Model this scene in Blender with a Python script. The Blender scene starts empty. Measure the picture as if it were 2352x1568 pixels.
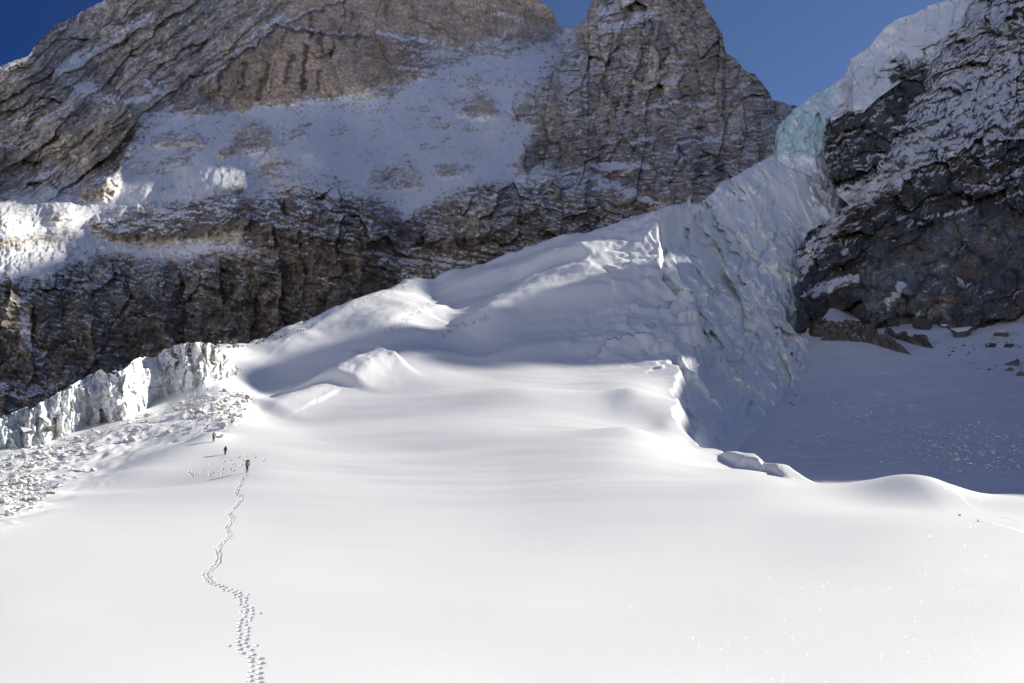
import bpy, bmesh, math, random
import numpy as np
from mathutils import Vector, Matrix
random.seed(7)
RNG = np.random.default_rng(11)
SC = bpy.context.scene
COL = SC.collection

# ------------------------------------------------------------------ camera, sky, sun, exposure
PITCH = math.radians(12.0)
FL = 2352 * 28.0 / 36.0                      # focal length in photo pixels (photo taken as 2352 x 1568)
cam_d = bpy.data.cameras.new("camera")
cam = bpy.data.objects.new("camera", cam_d)
COL.objects.link(cam)
cam_d.lens = 28.0
cam_d.sensor_width = 36.0
cam_d.clip_start = 0.5
cam_d.clip_end = 20000.0
cam.location = (0, 0, 0)
cam.rotation_euler = (math.pi / 2 + PITCH, 0, 0)
SC.camera = cam

SUN_AZ = math.radians(60.0)                  # to the right of the view direction
SUN_EL = math.radians(30.0)
world = bpy.data.worlds.new("World")
SC.world = world
world.use_nodes = True
wn = world.node_tree.nodes
wl = world.node_tree.links
wn.clear()
sky = wn.new("ShaderNodeTexSky")
sky.sky_type = 'NISHITA'
sky.sun_disc = False
sky.sun_elevation = SUN_EL
sky.sun_rotation = SUN_AZ                    # Nishita azimuth runs clockwise from +Y
sky.altitude = 5000.0
sky.air_density = 0.5
sky.dust_density = 0.8
sky.ozone_density = 3.0
bg = wn.new("ShaderNodeBackground")
bg.inputs[1].default_value = 0.15
wo = wn.new("ShaderNodeOutputWorld")
# thin high-mountain air: the sky deepens quickly away from the sun, all the way round
SUNV = (math.sin(SUN_AZ) * math.cos(SUN_EL), math.cos(SUN_AZ) * math.cos(SUN_EL), math.sin(SUN_EL))
tcn = wn.new("ShaderNodeTexCoord")
dtn = wn.new("ShaderNodeVectorMath"); dtn.operation = 'DOT_PRODUCT'; dtn.inputs[1].default_value = SUNV
wl.new(tcn.outputs["Generated"], dtn.inputs[0])
mrn = wn.new("ShaderNodeMapRange"); mrn.inputs[1].default_value = -1; mrn.inputs[2].default_value = 1
wl.new(dtn.outputs["Value"], mrn.inputs[0])
rmp = wn.new("ShaderNodeValToRGB"); rmp.color_ramp.interpolation = 'B_SPLINE'
els = rmp.color_ramp.elements
els[0].position = 0.0; els[0].color = (0.40, 0.50, 0.72, 1)
els[1].position = 1.0; els[1].color = (3.2, 2.6, 1.9, 1)
for p_, c_ in ((0.5, (0.19, 0.35, 0.68, 1)), (0.62, (0.26, 0.45, 0.78, 1)), (0.82, (0.86, 0.98, 1.10, 1)), (0.93, (2.0, 1.72, 1.36, 1))):
    e_ = els.new(p_); e_.color = c_
wl.new(mrn.outputs[0], rmp.inputs[0])
mun = wn.new("ShaderNodeVectorMath"); mun.operation = 'MULTIPLY'
wl.new(sky.outputs[0], mun.inputs[0]); wl.new(rmp.outputs[0], mun.inputs[1])
wl.new(mun.outputs[0], bg.inputs[0])
wl.new(bg.outputs[0], wo.inputs[0])

sun_d = bpy.data.lights.new("sun", 'SUN')
sun_d.energy = 5.0
sun_d.angle = math.radians(0.53)
sun_d.color = (1.0, 0.945, 0.835)
sun = bpy.data.objects.new("sun", sun_d)
COL.objects.link(sun)
SUN = Vector((math.sin(SUN_AZ) * math.cos(SUN_EL), math.cos(SUN_AZ) * math.cos(SUN_EL), math.sin(SUN_EL)))
sun.rotation_euler = SUN.to_track_quat('Z', 'Y').to_euler()
sun.location = SUN * 500
SC.view_settings.view_transform = 'Standard'
SC.view_settings.look = 'None'
SC.view_settings.exposure = 0.40
SC.view_settings.gamma = 1.0
SC.view_settings.use_curve_mapping = False
SC.render.engine = 'CYCLES'
SC.cycles.max_bounces = 6
SC.cycles.diffuse_bounces = 4
SC.cycles.glossy_bounces = 2
SC.cycles.use_denoising = True
SC.cycles.denoiser = 'OPENIMAGEDENOISE'
SC.cycles.denoising_input_passes = 'RGB_ALBEDO_NORMAL'
SC.cycles.denoising_prefilter = 'ACCURATE'
SC.cycles.sample_clamp_indirect = 2.5

# ------------------------------------------------------------------ numeric helpers
F32 = np.float32
_perm = RNG.permutation(256).astype(np.int32)
_perm = np.concatenate([_perm, _perm, _perm])
_g3 = RNG.normal(size=(256, 3))
_g3 = (_g3 / np.linalg.norm(_g3, axis=1)[:, None]).astype(F32)
_ang = RNG.uniform(0, 2 * np.pi, 256)
_g2 = np.stack([np.cos(_ang), np.sin(_ang)], 1).astype(F32)

def n2(x, y, seed=0):
    """gradient noise in 2-D, about -1..1"""
    x = np.asarray(x, F32); y = np.asarray(y, F32)
    xi = np.floor(x); yi = np.floor(y)
    fx = x - xi; fy = y - yi
    xi = (xi.astype(np.int32) + seed * 37) & 255
    yi = (yi.astype(np.int32) + seed * 101) & 255
    u = fx * fx * fx * (fx * (fx * 6 - 15) + 10)
    v = fy * fy * fy * (fy * (fy * 6 - 15) + 10)
    a = _perm[xi]; b = _perm[(xi + 1) & 255]
    def g(h, dx, dy):
        gg = _g2[h]
        return gg[..., 0] * dx + gg[..., 1] * dy
    y1 = (yi + 1) & 255
    n00 = g(_perm[a + yi], fx, fy); n10 = g(_perm[b + yi], fx - 1, fy)
    n01 = g(_perm[a + y1], fx, fy - 1); n11 = g(_perm[b + y1], fx - 1, fy - 1)
    p = n00 + u * (n10 - n00); q = n01 + u * (n11 - n01)
    return (p + v * (q - p)) * 1.5

def fbm(x, y, o=5, seed=0, gain=0.5, lac=2.03):
    s = 0; a = 1.0; t = 0
    for i in range(o):
        s = s + a * n2(x, y, seed + i * 7); t += a
        a *= gain; x = x * lac + 3.7; y = y * lac + 1.3
    return s / t * 1.4

def ridged(x, y, o=5, seed=0, gain=0.5, lac=2.07):
    s = 0; a = 1.0; t = 0
    for i in range(o):
        s = s + a * (1 - np.abs(n2(x, y, seed + i * 7)) * 1.6); t += a
        a *= gain; x = x * lac + 5.1; y = y * lac + 9.2
    return s / t

def cells(x, y, seed=0, jit=0.9):
    """Worley noise: distance to the nearest and second point, and a value per cell"""
    x = np.asarray(x, F32); y = np.asarray(y, F32)
    xi = np.floor(x).astype(np.int32); yi = np.floor(y).astype(np.int32)
    d1 = np.full(x.shape, 9.0, F32); d2 = d1.copy(); idv = np.zeros(x.shape, F32)
    for ox in (-1, 0, 1):
        for oy in (-1, 0, 1):
            cx = xi + ox; cy = yi + oy
            h = _perm[(_perm[(cx + seed * 17) & 255] + cy) & 255]
            jx = 0.5 + (h / 255.0 - 0.5) * jit
            jy = 0.5 + (_perm[h + 91] / 255.0 - 0.5) * jit
            d = np.hypot(cx + jx - x, cy + jy - y).astype(F32)
            m = d < d1
            d2 = np.where(m, d1, np.minimum(d2, d))
            idv = np.where(m, _perm[h + 17] / 255.0, idv)
            d1 = np.where(m, d, d1)
    return d1, d2, idv

def facets(x, y, seed=0, tilt=0.9, jit=0.95):
    """broken rock: every cell a plane of its own tilt and height (about -1..1), and the distance to the cell's edge"""
    x = np.asarray(x, F32); y = np.asarray(y, F32)
    xi = np.floor(x).astype(np.int32); yi = np.floor(y).astype(np.int32)
    d1 = np.full(x.shape, 9.0, F32); d2 = d1.copy(); val = np.zeros(x.shape, F32)
    for ox in (-1, 0, 1):
        for oy in (-1, 0, 1):
            cx = xi + ox; cy = yi + oy
            h = _perm[(_perm[(cx + seed * 17) & 255] + cy + seed * 5) & 255]
            dx = x - cx - (0.5 + (h / 255.0 - 0.5) * jit).astype(F32)
            dy = y - cy - (0.5 + (_perm[h + 91] / 255.0 - 0.5) * jit).astype(F32)
            d = np.hypot(dx, dy)
            v = (_perm[h + 17] / 127.5 - 1) * 0.6 + tilt * ((_perm[h + 33] / 127.5 - 1) * dx + (_perm[h + 57] / 127.5 - 1) * dy)
            m = d < d1
            d2 = np.where(m, d1, np.minimum(d2, d))
            val = np.where(m, v, val); d1 = np.where(m, d, d1)
    return val.astype(F32), d2 - d1

def sstep(a, b, x):
    t = np.clip((x - a) / (b - a), 0, 1)
    return t * t * (3 - 2 * t)

def mix(a, b, t):
    return a + (b - a) * t

class TPS:
    """smooth surface through scattered control values"""
    def __init__(s, X, v, lam=0.0):
        X = np.asarray(X, float); v = np.asarray(v, float)
        n = len(X)
        d2 = ((X[:, None] - X[None]) ** 2).sum(-1)
        K = np.where(d2 > 0, d2 * np.log(d2 + 1e-12) * 0.5, 0) + lam * np.eye(n)
        Pm = np.concatenate([np.ones((n, 1)), X], 1)
        A = np.zeros((n + 3, n + 3)); A[:n, :n] = K; A[:n, n:] = Pm; A[n:, :n] = Pm.T
        s.w = np.linalg.solve(A, np.concatenate([v, np.zeros(3)])); s.X = X
    def __call__(s, a, b):
        sh = np.broadcast(a, b).shape
        a = np.broadcast_to(a, sh).ravel().astype(F32); b = np.broadcast_to(b, sh).ravel().astype(F32)
        o = (s.w[-3] + s.w[-2] * a + s.w[-1] * b).astype(F32)
        for (x, y), w in zip(s.X.astype(F32), s.w[:-3].astype(F32)):
            d2 = (a - x) ** 2 + (b - y) ** 2
            o += (w * 0.5) * d2 * np.log(d2 + F32(1e-12))
        return o.reshape(sh)

CP, SP = math.cos(PITCH), math.sin(PITCH)
def ray(px, py):
    X = (np.asarray(px, float) - 1176) / FL; Y = (784 - np.asarray(py, float)) / FL
    return X, CP - Y * SP, SP + Y * CP
def unproj(px, py, y):
    """the place at forward distance y that the photo shows at (px, py)"""
    X, Yc, Z = ray(px, py)
    k = np.asarray(y, float) / Yc
    return np.stack(np.broadcast_arrays(X * k, np.asarray(y, float) + 0 * k, Z * k), -1)
def proj(P):
    x, y, z = P[..., 0], P[..., 1], P[..., 2]
    d = y * CP + z * SP
    u = -y * SP + z * CP
    d = np.maximum(d, 1e-3)
    return 1176 + FL * x / d, 784 - FL * u / d

def seg_dist(x, y, pts):
    """distance to a polyline, signed side (+ right of travel), and position along it 0..1"""
    pts = np.asarray(pts, float)
    L = np.hypot(*(pts[1:] - pts[:-1]).T); cum = np.concatenate([[0], np.cumsum(L)]); tot = cum[-1]
    best = np.full(x.shape, 1e9, F32); side = np.zeros(x.shape, F32); par = np.zeros(x.shape, F32)
    for i in range(len(pts) - 1):
        ax, ay = pts[i]; bx, by = pts[i + 1]
        dx, dy = bx - ax, by - ay
        t = np.clip(((x - ax) * dx + (y - ay) * dy) / (dx * dx + dy * dy + 1e-9), 0, 1)
        d = np.hypot(x - ax - t * dx, y - ay - t * dy)
        m = d < best
        best = np.where(m, d, best)
        side = np.where(m, np.sign((x - ax) * dy - (y - ay) * dx), side)
        par = np.where(m, (cum[i] + t * L[i]) / tot, par)
    return best, side, par

# painted maps: which part of a rock wall carries snow, which rock is pale (photo raster, half size)
RW, RH, ROFF = 1400, 1000, 100
def rmap(v):
    return np.full((RH, RW), v, F32)
def _win(pts, pad):
    a = (np.asarray(pts, float) / 2 + ROFF)
    x0, y0 = np.floor(a.min(0) - pad).astype(int); x1, y1 = np.ceil(a.max(0) + pad).astype(int)
    x0, y0 = max(x0, 0), max(y0, 0); x1, y1 = min(x1, RW), min(y1, RH)
    gx, gy = np.meshgrid(np.arange(x0, x1) + 0.5, np.arange(y0, y1) + 0.5)
    return a, gx.astype(F32), gy.astype(F32), (slice(y0, y1), slice(x0, x1))
def paint_poly(m, pts, val, feather=10, add=False):
    f = max(feather / 2, 0.5)
    a, gx, gy, w = _win(pts, f + 1)
    ins = np.zeros(gx.shape, bool)
    n = len(a)
    for i in range(n):
        x1, y1 = a[i]; x2, y2 = a[(i + 1) % n]
        c = ((y1 > gy) != (y2 > gy)) & (gx < (x2 - x1) * (gy - y1) / (y2 - y1 + 1e-9) + x1)
        ins ^= c
    d, _, _ = seg_dist(gx, gy, np.concatenate([a, a[:1]]))
    k = sstep(-f, f, np.where(ins, d, -d))
    m[w] = m[w] + k * val if add else mix(m[w], val, k)
def paint_line(m, pts, width, val, add=False):
    a, gx, gy, w = _win(pts, width)
    d, _, _ = seg_dist(gx, gy, a)
    k = 1 - sstep(width / 4 * 0.6, width / 2 * 0.6 + 0.6, d)
    m[w] = m[w] + k * val if add else mix(m[w], val, k)
def paint_oval(m, cx, cy, rx, ry, val, rot=0, add=False):
    q = [(cx - rx * 1.3, cy - rx * 1.3), (cx + rx * 1.3, cy + rx * 1.3)] if rx > ry else [(cx - ry * 1.3, cy - ry * 1.3), (cx + ry * 1.3, cy + ry * 1.3)]
    a, gx, gy, w = _win(q, 2)
    px, py = gx * 2 - 2 * ROFF - cx, gy * 2 - 2 * ROFF - cy
    c, s = math.cos(rot), math.sin(rot)
    r = np.hypot((px * c + py * s) / rx, (-px * s + py * c) / ry)
    k = 1 - sstep(0.7, 1.25, r)
    m[w] = m[w] + k * val if add else mix(m[w], val, k)
def sample(m, px, py):
    x = np.clip(px / 2 + ROFF - 0.5, 0, RW - 1.01); y = np.clip(py / 2 + ROFF - 0.5, 0, RH - 1.01)
    xi = x.astype(np.int32); yi = y.astype(np.int32); fx = (x - xi).astype(F32); fy = (y - yi).astype(F32)
    return mix(mix(m[yi, xi], m[yi, xi + 1], fx), mix(m[yi + 1, xi], m[yi + 1, xi + 1], fx), fy)

def normals(P):
    du = np.gradient(P, axis=1); dv = np.gradient(P, axis=0)
    n = np.cross(du, dv)
    n /= np.linalg.norm(n, axis=-1, keepdims=True) + 1e-9
    n *= np.sign(-(n * P).sum(-1, keepdims=True) + 1e-9)          # towards the viewer's side
    return n

def grid_mesh(name, P, mat, keep=None, attrs=None, smooth=True):
    """one mesh from a grid of points (rows x cols x 3); keep masks its quads"""
    nr, nc = P.shape[:2]
    idx = np.arange(nr * nc, dtype=np.int32).reshape(nr, nc)
    q = np.stack([idx[:-1, :-1], idx[:-1, 1:], idx[1:, 1:], idx[1:, :-1]], -1)
    q = q[keep] if keep is not None else q.reshape(-1, 4)
    used, inv = np.unique(q, return_inverse=True)
    q = inv.reshape(-1, 4).astype(np.int32)
    V = P.reshape(-1, 3)[used].astype(F32)
    c = V[q[0, 0]], V[q[0, 1]], V[q[0, 2]]
    me = bpy.data.meshes.new(name)
    me.vertices.add(len(V)); me.vertices.foreach_set("co", V.ravel())
    me.loops.add(q.size); me.loops.foreach_set("vertex_index", q.ravel())
    me.polygons.add(len(q))
    me.polygons.foreach_set("loop_start", np.arange(0, q.size, 4, dtype=np.int32))
    me.polygons.foreach_set("loop_total", np.full(len(q), 4, np.int32))
    me.polygons.foreach_set("use_smooth", np.full(len(q), smooth, bool))
    for k, a in (attrs or {}).items():
        if a.ndim == 3:
            at = me.color_attributes.new(k, 'FLOAT_COLOR', 'POINT')
            d = np.ones((len(V), 4), F32); d[:, :3] = a.reshape(-1, 3)[used]
            at.data.foreach_set("color", d.ravel())
        else:
            at = me.attributes.new(k, 'FLOAT', 'POINT')
            at.data.foreach_set("value", a.reshape(-1)[used].astype(F32))
    me.update(calc_edges=True)
    o = bpy.data.objects.new(name, me)
    COL.objects.link(o)
    if mat: me.materials.append(mat)
    return o

def tag(o, label=None, cat=None, group=None, kind=None):
    for k, v in (("label", label), ("category", cat), ("group", group), ("kind", kind)):
        if v: o[k] = v
    return o

# ------------------------------------------------------------------ materials
def new_mat(name):
    m = bpy.data.materials.new(name); m.use_nodes = True
    nt = m.node_tree; b = nt.nodes["Principled BSDF"]
    return m, nt, b
def N(nt, t, **kw):
    n = nt.nodes.new(t)
    for k, v in kw.items():
        if k.startswith("i_"):
            n.inputs[int(k[2:]) if k[2:].isdigit() else k[2:]].default_value = v
        else: setattr(n, k, v)
    return n
def L(nt, a, b): nt.links.new(a, b)

def terrain_mat(name, bump_scale, bump_dist, bump2_scale=None, bump2_dist=0, spec=0.2, fine=(0.0, 1.0)):
    """vertex colour 'Col' times a fine noise, rough relief where 'rock' is high"""
    m, nt, b = new_mat(name)
    col = N(nt, "ShaderNodeVertexColor", layer_name="Col")
    rk = N(nt, "ShaderNodeAttribute", attribute_name="rock")
    geo = N(nt, "ShaderNodeNewGeometry")
    n1 = N(nt, "ShaderNodeTexNoise"); n1.inputs["Scale"].default_value = bump_scale; n1.inputs["Detail"].default_value = 6; n1.inputs["Roughness"].default_value = 0.65
    L(nt, geo.outputs["Position"], n1.inputs["Vector"])
    mr = N(nt, "ShaderNodeMapRange"); mr.inputs[1].default_value = 0.25; mr.inputs[2].default_value = 0.75
    mr.inputs[3].default_value = 1 - fine[0]; mr.inputs[4].default_value = 1 + fine[0]
    L(nt, n1.outputs["Fac"], mr.inputs[0])
    one = N(nt, "ShaderNodeMix"); one.data_type = 'FLOAT'
    L(nt, rk.outputs["Fac"], one.inputs[0]); one.inputs[2].default_value = 1.0; L(nt, mr.outputs[0], one.inputs[3])
    mul = N(nt, "ShaderNodeVectorMath", operation='SCALE')
    L(nt, col.outputs["Color"], mul.inputs[0]); L(nt, one.outputs[0], mul.inputs["Scale"])
    L(nt, mul.outputs[0], b.inputs["Base Color"])
    ro = N(nt, "ShaderNodeMapRange"); ro.inputs[3].default_value = 0.55; ro.inputs[4].default_value = 0.8
    L(nt, rk.outputs["Fac"], ro.inputs[0]); L(nt, ro.outputs[0], b.inputs["Roughness"])
    b.inputs["Specular IOR Level"].default_value = spec
    bp = N(nt, "ShaderNodeBump"); bp.inputs["Distance"].default_value = bump_dist; bp.inputs["Strength"].default_value = 0.8
    L(nt, n1.outputs["Fac"], bp.inputs["Height"])
    sm = N(nt, "ShaderNodeMapRange"); sm.inputs[3].default_value = 0.15; sm.inputs[4].default_value = 0.9
    L(nt, rk.outputs["Fac"], sm.inputs[0]); L(nt, sm.outputs[0], bp.inputs["Strength"])
    L(nt, bp.outputs[0], b.inputs["Normal"])
    return m

SNOW = np.array([0.855, 0.862, 0.872], F32)
M_wall = terrain_mat("wall_rock_and_snow", 0.16, 6.0, fine=(0.5, 1))
M_near = terrain_mat("near_rock_and_snow", 0.35, 2.0, fine=(0.35, 1))
M_ice = terrain_mat("glacier_ice", 0.5, 0.8, spec=0.35, fine=(0.12, 1))
M_snow = terrain_mat("snow", 2.0, 0.05, spec=0.25, fine=(0.05, 1))
def add_glints(m):
    """ice crystals: sparse tiny facets, each tilted its own way and smooth enough to flash in the sun"""
    nt = m.node_tree; b = nt.nodes["Principled BSDF"]
    geo = N(nt, "ShaderNodeNewGeometry")
    vo = N(nt, "ShaderNodeTexVoronoi"); vo.inputs["Scale"].default_value = 30.0
    L(nt, geo.outputs["Position"], vo.inputs["Vector"])
    sep = N(nt, "ShaderNodeSeparateColor"); L(nt, vo.outputs["Color"], sep.inputs[0])
    wh = N(nt, "ShaderNodeTexWhiteNoise"); L(nt, vo.outputs["Position"], wh.inputs["Vector"])
    gt = N(nt, "ShaderNodeMath", operation='GREATER_THAN'); gt.inputs[1].default_value = 0.86; L(nt, wh.outputs["Value"], gt.inputs[0])
    near = N(nt, "ShaderNodeMath", operation='LESS_THAN'); near.inputs[1].default_value = 0.35; L(nt, vo.outputs["Distance"], near.inputs[0])
    mk = N(nt, "ShaderNodeMath", operation='MULTIPLY'); L(nt, gt.outputs[0], mk.inputs[0]); L(nt, near.outputs[0], mk.inputs[1])
    sub = N(nt, "ShaderNodeVectorMath", operation='SUBTRACT'); L(nt, vo.outputs["Color"], sub.inputs[0]); sub.inputs[1].default_value = (.5, .5, .5)
    scl = N(nt, "ShaderNodeVectorMath", operation='SCALE'); L(nt, sub.outputs[0], scl.inputs[0])
    ml = N(nt, "ShaderNodeMath", operation='MULTIPLY'); L(nt, mk.outputs[0], ml.inputs[0]); ml.inputs[1].default_value = 1.5; L(nt, ml.outputs[0], scl.inputs["Scale"])
    old = b.inputs["Normal"].links[0].from_socket
    ad = N(nt, "ShaderNodeVectorMath", operation='ADD'); L(nt, old, ad.inputs[0]); L(nt, scl.outputs[0], ad.inputs[1])
    nm = N(nt, "ShaderNodeVectorMath", operation='NORMALIZE'); L(nt, ad.outputs[0], nm.inputs[0]); L(nt, nm.outputs[0], b.inputs["Coat Normal"])
    cw = N(nt, "ShaderNodeMath", operation='MULTIPLY'); L(nt, mk.outputs[0], cw.inputs[0]); cw.inputs[1].default_value = 1.0
    L(nt, cw.outputs[0], b.inputs["Coat Weight"]); b.inputs["Coat Roughness"].default_value = 0.22
add_glints(M_snow)

# ------------------------------------------------------------------ ground: snow slope, glacier back and valley floor as one height field
def ctl(pts, dz=0.0):
    out = []
    for px, py, y in pts:
        p = unproj(px, py, y)
        out.append((p[0] / y, math.log(y), (p[2] - dz) / y))
    return out
T_PTS = []
T_PTS += ctl([(0,1568,21.5),(588,1568,21),(1176,1568,21),(1764,1568,20.5),(2352,1568,20),(-300,1568,22),(2650,1568,20),
  (0,1400,35),(588,1400,34.5),(1176,1400,34),(1764,1400,32),(2352,1400,30),(2750,1400,29),
  (0,1290,54),(588,1300,51),(1176,1300,50),(1764,1300,46),(2352,1300,42),(2700,1290,40),
  (0,1195,80),(588,1200,80),(1176,1200,76),(1764,1200,66),(2100,1200,60),(2352,1210,56),(2250,1197,60),
  (2352,1165,70),(2600,1165,68),(300,1130,104),(588,1090,112),(1176,1100,105),(1500,1090,102),(1764,1103,96),
  (700,1000,152),(1176,1000,142),(1450,1000,135),(800,900,205),(1176,900,195),(1450,900,190),(660,925,193),(593,936,183),
  (950,836,228),(1117,842,237),(1310,816,252),(1450,803,259),(1550,784,266),
  (0,1140,104),(0,1055,138),(0,1032,148),(150,1000,160),(250,965,172),(400,915,192),(520,905,184),(250,1070,130),(430,1030,138),(530,990,148),(100,1090,124),
  (-250,1140,100),(-250,1090,124)])
# the glacier's ridge line and the slopes under it
S1 = [(1400,938,181),(1440,944,178),(1460,946,177),(1500,947,176),(1575,951,174)]
S2 = [(1500,978,165),(1534,972,163),(1570,988,158),(1602,1020,150)]
S3 = [(1645,1034,140),(1700,1050,130),(1770,1080,116),(1826,1108,104)]
T_PTS += ctl([(1600,1022,152),(1640,1026,146),(1735,1055,128),(1830,1104,108),(1556,842,232),(1546,900,207)], 0.3) + ctl(S1[::2], 0) + ctl(S2[:2], 0) + ctl(S3[1:3], 1.2)
W1 = [(593,931,183),(667,919,191),(784,848,213),(884,807,228),(915,836,226),(984,814,236),(1040,803,240),(1060,824,239),(1117,827,240),(1184,815,247),(1310,801,257),(1350,803,258),(1450,788,264),(1560,769,271),(1606,748,277)]
W2 = [(1001,779,266),(1050,749,276),(1117,719,284),(1167,692,292),(1230,682,297),(1304,665,301),(1400,668,307),(1440,650,312),(1480,640,316),(1516,624,319)]
W3 = [(1001,662,342),(1097,650,342),(1180,622,345),(1230,603,346),(1290,585,346),(1384,600,335),(1460,612,326)]
W4 = [(1117,602,372),(1184,596,374),(1234,580,378),(1277,550,384),(1360,541,384)]
SKY_R = [(430,812,236),(500,797,247),(560,797,258),(640,765,272),(720,742,288),(784,712,305),(860,680,325),(940,643,350),(1030,622,362),(1157,595,378),(1264,562,388),(1317,547,390),(1400,522,394),(1500,492,408),(1580,462,425)]
T_PTS += ctl(SKY_R, 1.0) + ctl(W2[1::2], 6) + ctl(W3[::2], 4) 
T_PTS += ctl([(600,895,218),(660,880,222),(720,840,232),(800,800,244),(880,758,260),(1000,800,250),(1150,775,264),(1300,745,276),(1450,730,282),(1000,720,305)])
# behind the ridge line the ice falls away again
for px, py, y in [(300,960,235),(450,900,255),(560,870,290),(720,810,320),(860,750,365),(1030,700,410),(1264,640,440),(1500,570,460),(1650,540,500)]:
    T_PTS += ctl([(px, py, y)])
for px, py, y in ((-250, 1120, 200), (100, 1060, 230), (250, 1010, 250), (-300, 1080, 420), (0, 1060, 420), (300, 1010, 420), (600, 950, 480), (900, 850, 560)):
    T_PTS += ctl([(px, py, y)])
for x, y, z in ((0,3,-1.75),(-6,5,-2.1),(6,5,-2.1),(0,9,-2.75),(-9,10,-2.8),(9,10,-2.8)):
    T_PTS.append((x / y, math.log(y), z / y))
T_PTS = np.array(T_PTS)
tpsT = TPS(T_PTS[:, :2] * np.array([1.0, 0.45]), T_PTS[:, 2], lam=2e-4)
V_PTS = np.array(ctl([(2352,1165,71),(2250,1165,76),(2352,1140,82),(2352,1100,104),(2352,1000,160),(2352,900,212),(2352,820,262),(2352,745,296),(2352,700,320),
  (2100,1090,122),(2000,1050,155),(1900,1000,202),(2100,1000,178),(2000,900,248),(2100,800,292),(1850,832,314),(1900,745,345),(2100,740,330),(1880,690,372),
  (1770,935,250),(1735,985,218),(1700,1035,185),(1640,1065,160),(1850,1108,130),(1950,1115,118),(2150,1150,92),(1780,1090,146),(1500,1130,150),(1450,1000,215),
  (2750,1160,70),(2750,1000,150),(2750,800,260),(2750,700,310),(2352,1240,50),(2650,1260,48),(1950,1230,55),(1700,1200,90),(2000,780,420),(2352,720,400),
  (1750,820,420),(1600,850,380),(1500,880,310),(1900,790,500),(2200,740,520),(1400,920,260),(1700,900,330)]))
tpsV = TPS(V_PTS[:, :2] * np.array([1.0, 0.45]), V_PTS[:, 2], lam=2e-4)

# plan line of the glacier's right-hand edge, from the head of the glacier down to where it runs out
EDGE_I = [(1700,400,462),(1590,480,430),(1512,560,365),(1518,624,321),(1590,695,305),(1612,746,280),(1568,772,271),(1532,805,255),(1556,842,232),
  (1546,900,207),(1562,945,186),(1545,985,172),(1600,1022,152),(1640,1024,146),(1735,1055,128),(1830,1104,108),(1900,1112,99),(1980,1108,93),(2050,1098,88),(2110,1093,84),
  (2150,1110,78),(2185,1155,71),(2215,1185,66),(2265,1199,61)]
EDGE = np.array([unproj(*e)[:2] for e in EDGE_I])

# columns by direction, rows by distance (fine where the trail runs)
def cols():
    px = list(np.arange(-900, -300, 40.0)) + list(np.arange(-300, -60, 6.0)) + list(np.arange(-60, 430, 3.6)) + list(np.arange(430, 640, 1.0)) + list(np.arange(640, 2420, 3.6)) + list(np.arange(2420, 2800, 6.0)) + list(np.arange(2800, 3400, 40.0))
    return (np.array(px) - 1176) / FL / 0.978
ROWS = np.concatenate([np.array([1.5, 3, 5, 8, 11, 14]), np.exp(np.arange(math.log(16), math.log(118), 0.0046)),
                       np.exp(np.arange(math.log(118.4), math.log(560), 0.0037))])
TC = cols()
GT, GY = np.meshgrid(TC.astype(F32), ROWS.astype(F32))
GX = GT * GY
LY = np.log(GY)
tz = tpsT(GT, LY * 0.45) * GY
vz = tpsV(GT, LY * 0.45) * GY

def crest(z, pts, H, back, front, side=1, ends=0.12, rough=0.15, scarp=False):
    """add a ridge along a line of the photo: gentle behind, steep on the viewer's side"""
    pl = np.array([unproj(*p)[:2] for p in pts])
    R = max(back, front) * 2.6
    m = (GX > pl[:, 0].min() - R) & (GX < pl[:, 0].max() + R) & (GY > pl[:, 1].min() - R) & (GY < pl[:, 1].max() + R)
    x, y = GX[m], GY[m]
    d, s, t = seg_dist(x, y, pl)
    s = d * s * side                                       # + towards the viewer
    w = np.where(s > 0, front, back)
    env = sstep(0, ends, t) * sstep(0, ends, 1 - t)
    rd = np.sqrt(d * d + 2.2 ** 2) - 2.2
    sc_ = s + 0.9 * fbm(x / 2.2, y / 5, 3, 109)
    if scarp: g = np.where(sc_ > 0, 1 - sstep(0, front, sc_), np.exp(-(d / w) ** 2)) * np.where(d < back * 3, 1, 0)
    else: g = np.where(s > 0, (1 - sstep(0, front, d)) if scarp else np.exp(-rd / (w * 0.75)), np.exp(-(d / w) ** 2))
    z[m] += H * g * (env if scarp else 0.25 + 0.75 * env) * (1 + rough * fbm(x / 5, y / 9, 4, 65))
crest(tz, W2, 7.5, 24, 10, ends=.22, rough=.03)
crest(tz, W3, 4.5, 18, 7, ends=.3, rough=.04)
for fold, h_, bk, fr_ in (([(1150,678,311),(1217,655,318),(1284,640,322),(1350,636,322),(1417,639,319)], 3.2, 14, 6), ([(690,800,256),(740,765,270),(800,735,285),(890,700,305),(960,672,322)], 2.2, 14, 6), ([(850,800,246),(890,762,262),(940,733,280),(1010,690,306),(1060,668,322)], 2.6, 14, 6),
        ([(1000,782,262),(1060,750,272),(1117,735,280),(1180,722,286)], 1.6, 9, 5), ([(1290,620,334),(1350,590,345),(1430,575,350),(1490,560,356)], 3.0, 13, 6), ([(1180,640,338),(1240,622,345),(1300,610,345)], 2.2, 11, 5), ([(1380,555,368),(1440,535,376),(1500,520,384),(1550,505,392)], 2.6, 11, 5), ([(620,830,238),(680,800,252),(740,790,258)], 1.8, 10, 5)):
    crest(tz, fold, h_, bk, fr_, ends=.3, rough=.08)
crest(tz, W4, 3, 12, 6, ends=.3)
crest(tz, W1, 2.3, 8, 7, ends=0.03, rough=.05)
crest(tz, SKY_R, 1.6, 6, 7, ends=0.03, rough=.7)
crest(tz, S3, 1.5, 8, 1.2, ends=.2, rough=.05, scarp=True)
crest(tz, [(793,900,204),(850,872,216),(925,862,224)], 3.5, 16, 4)
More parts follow.
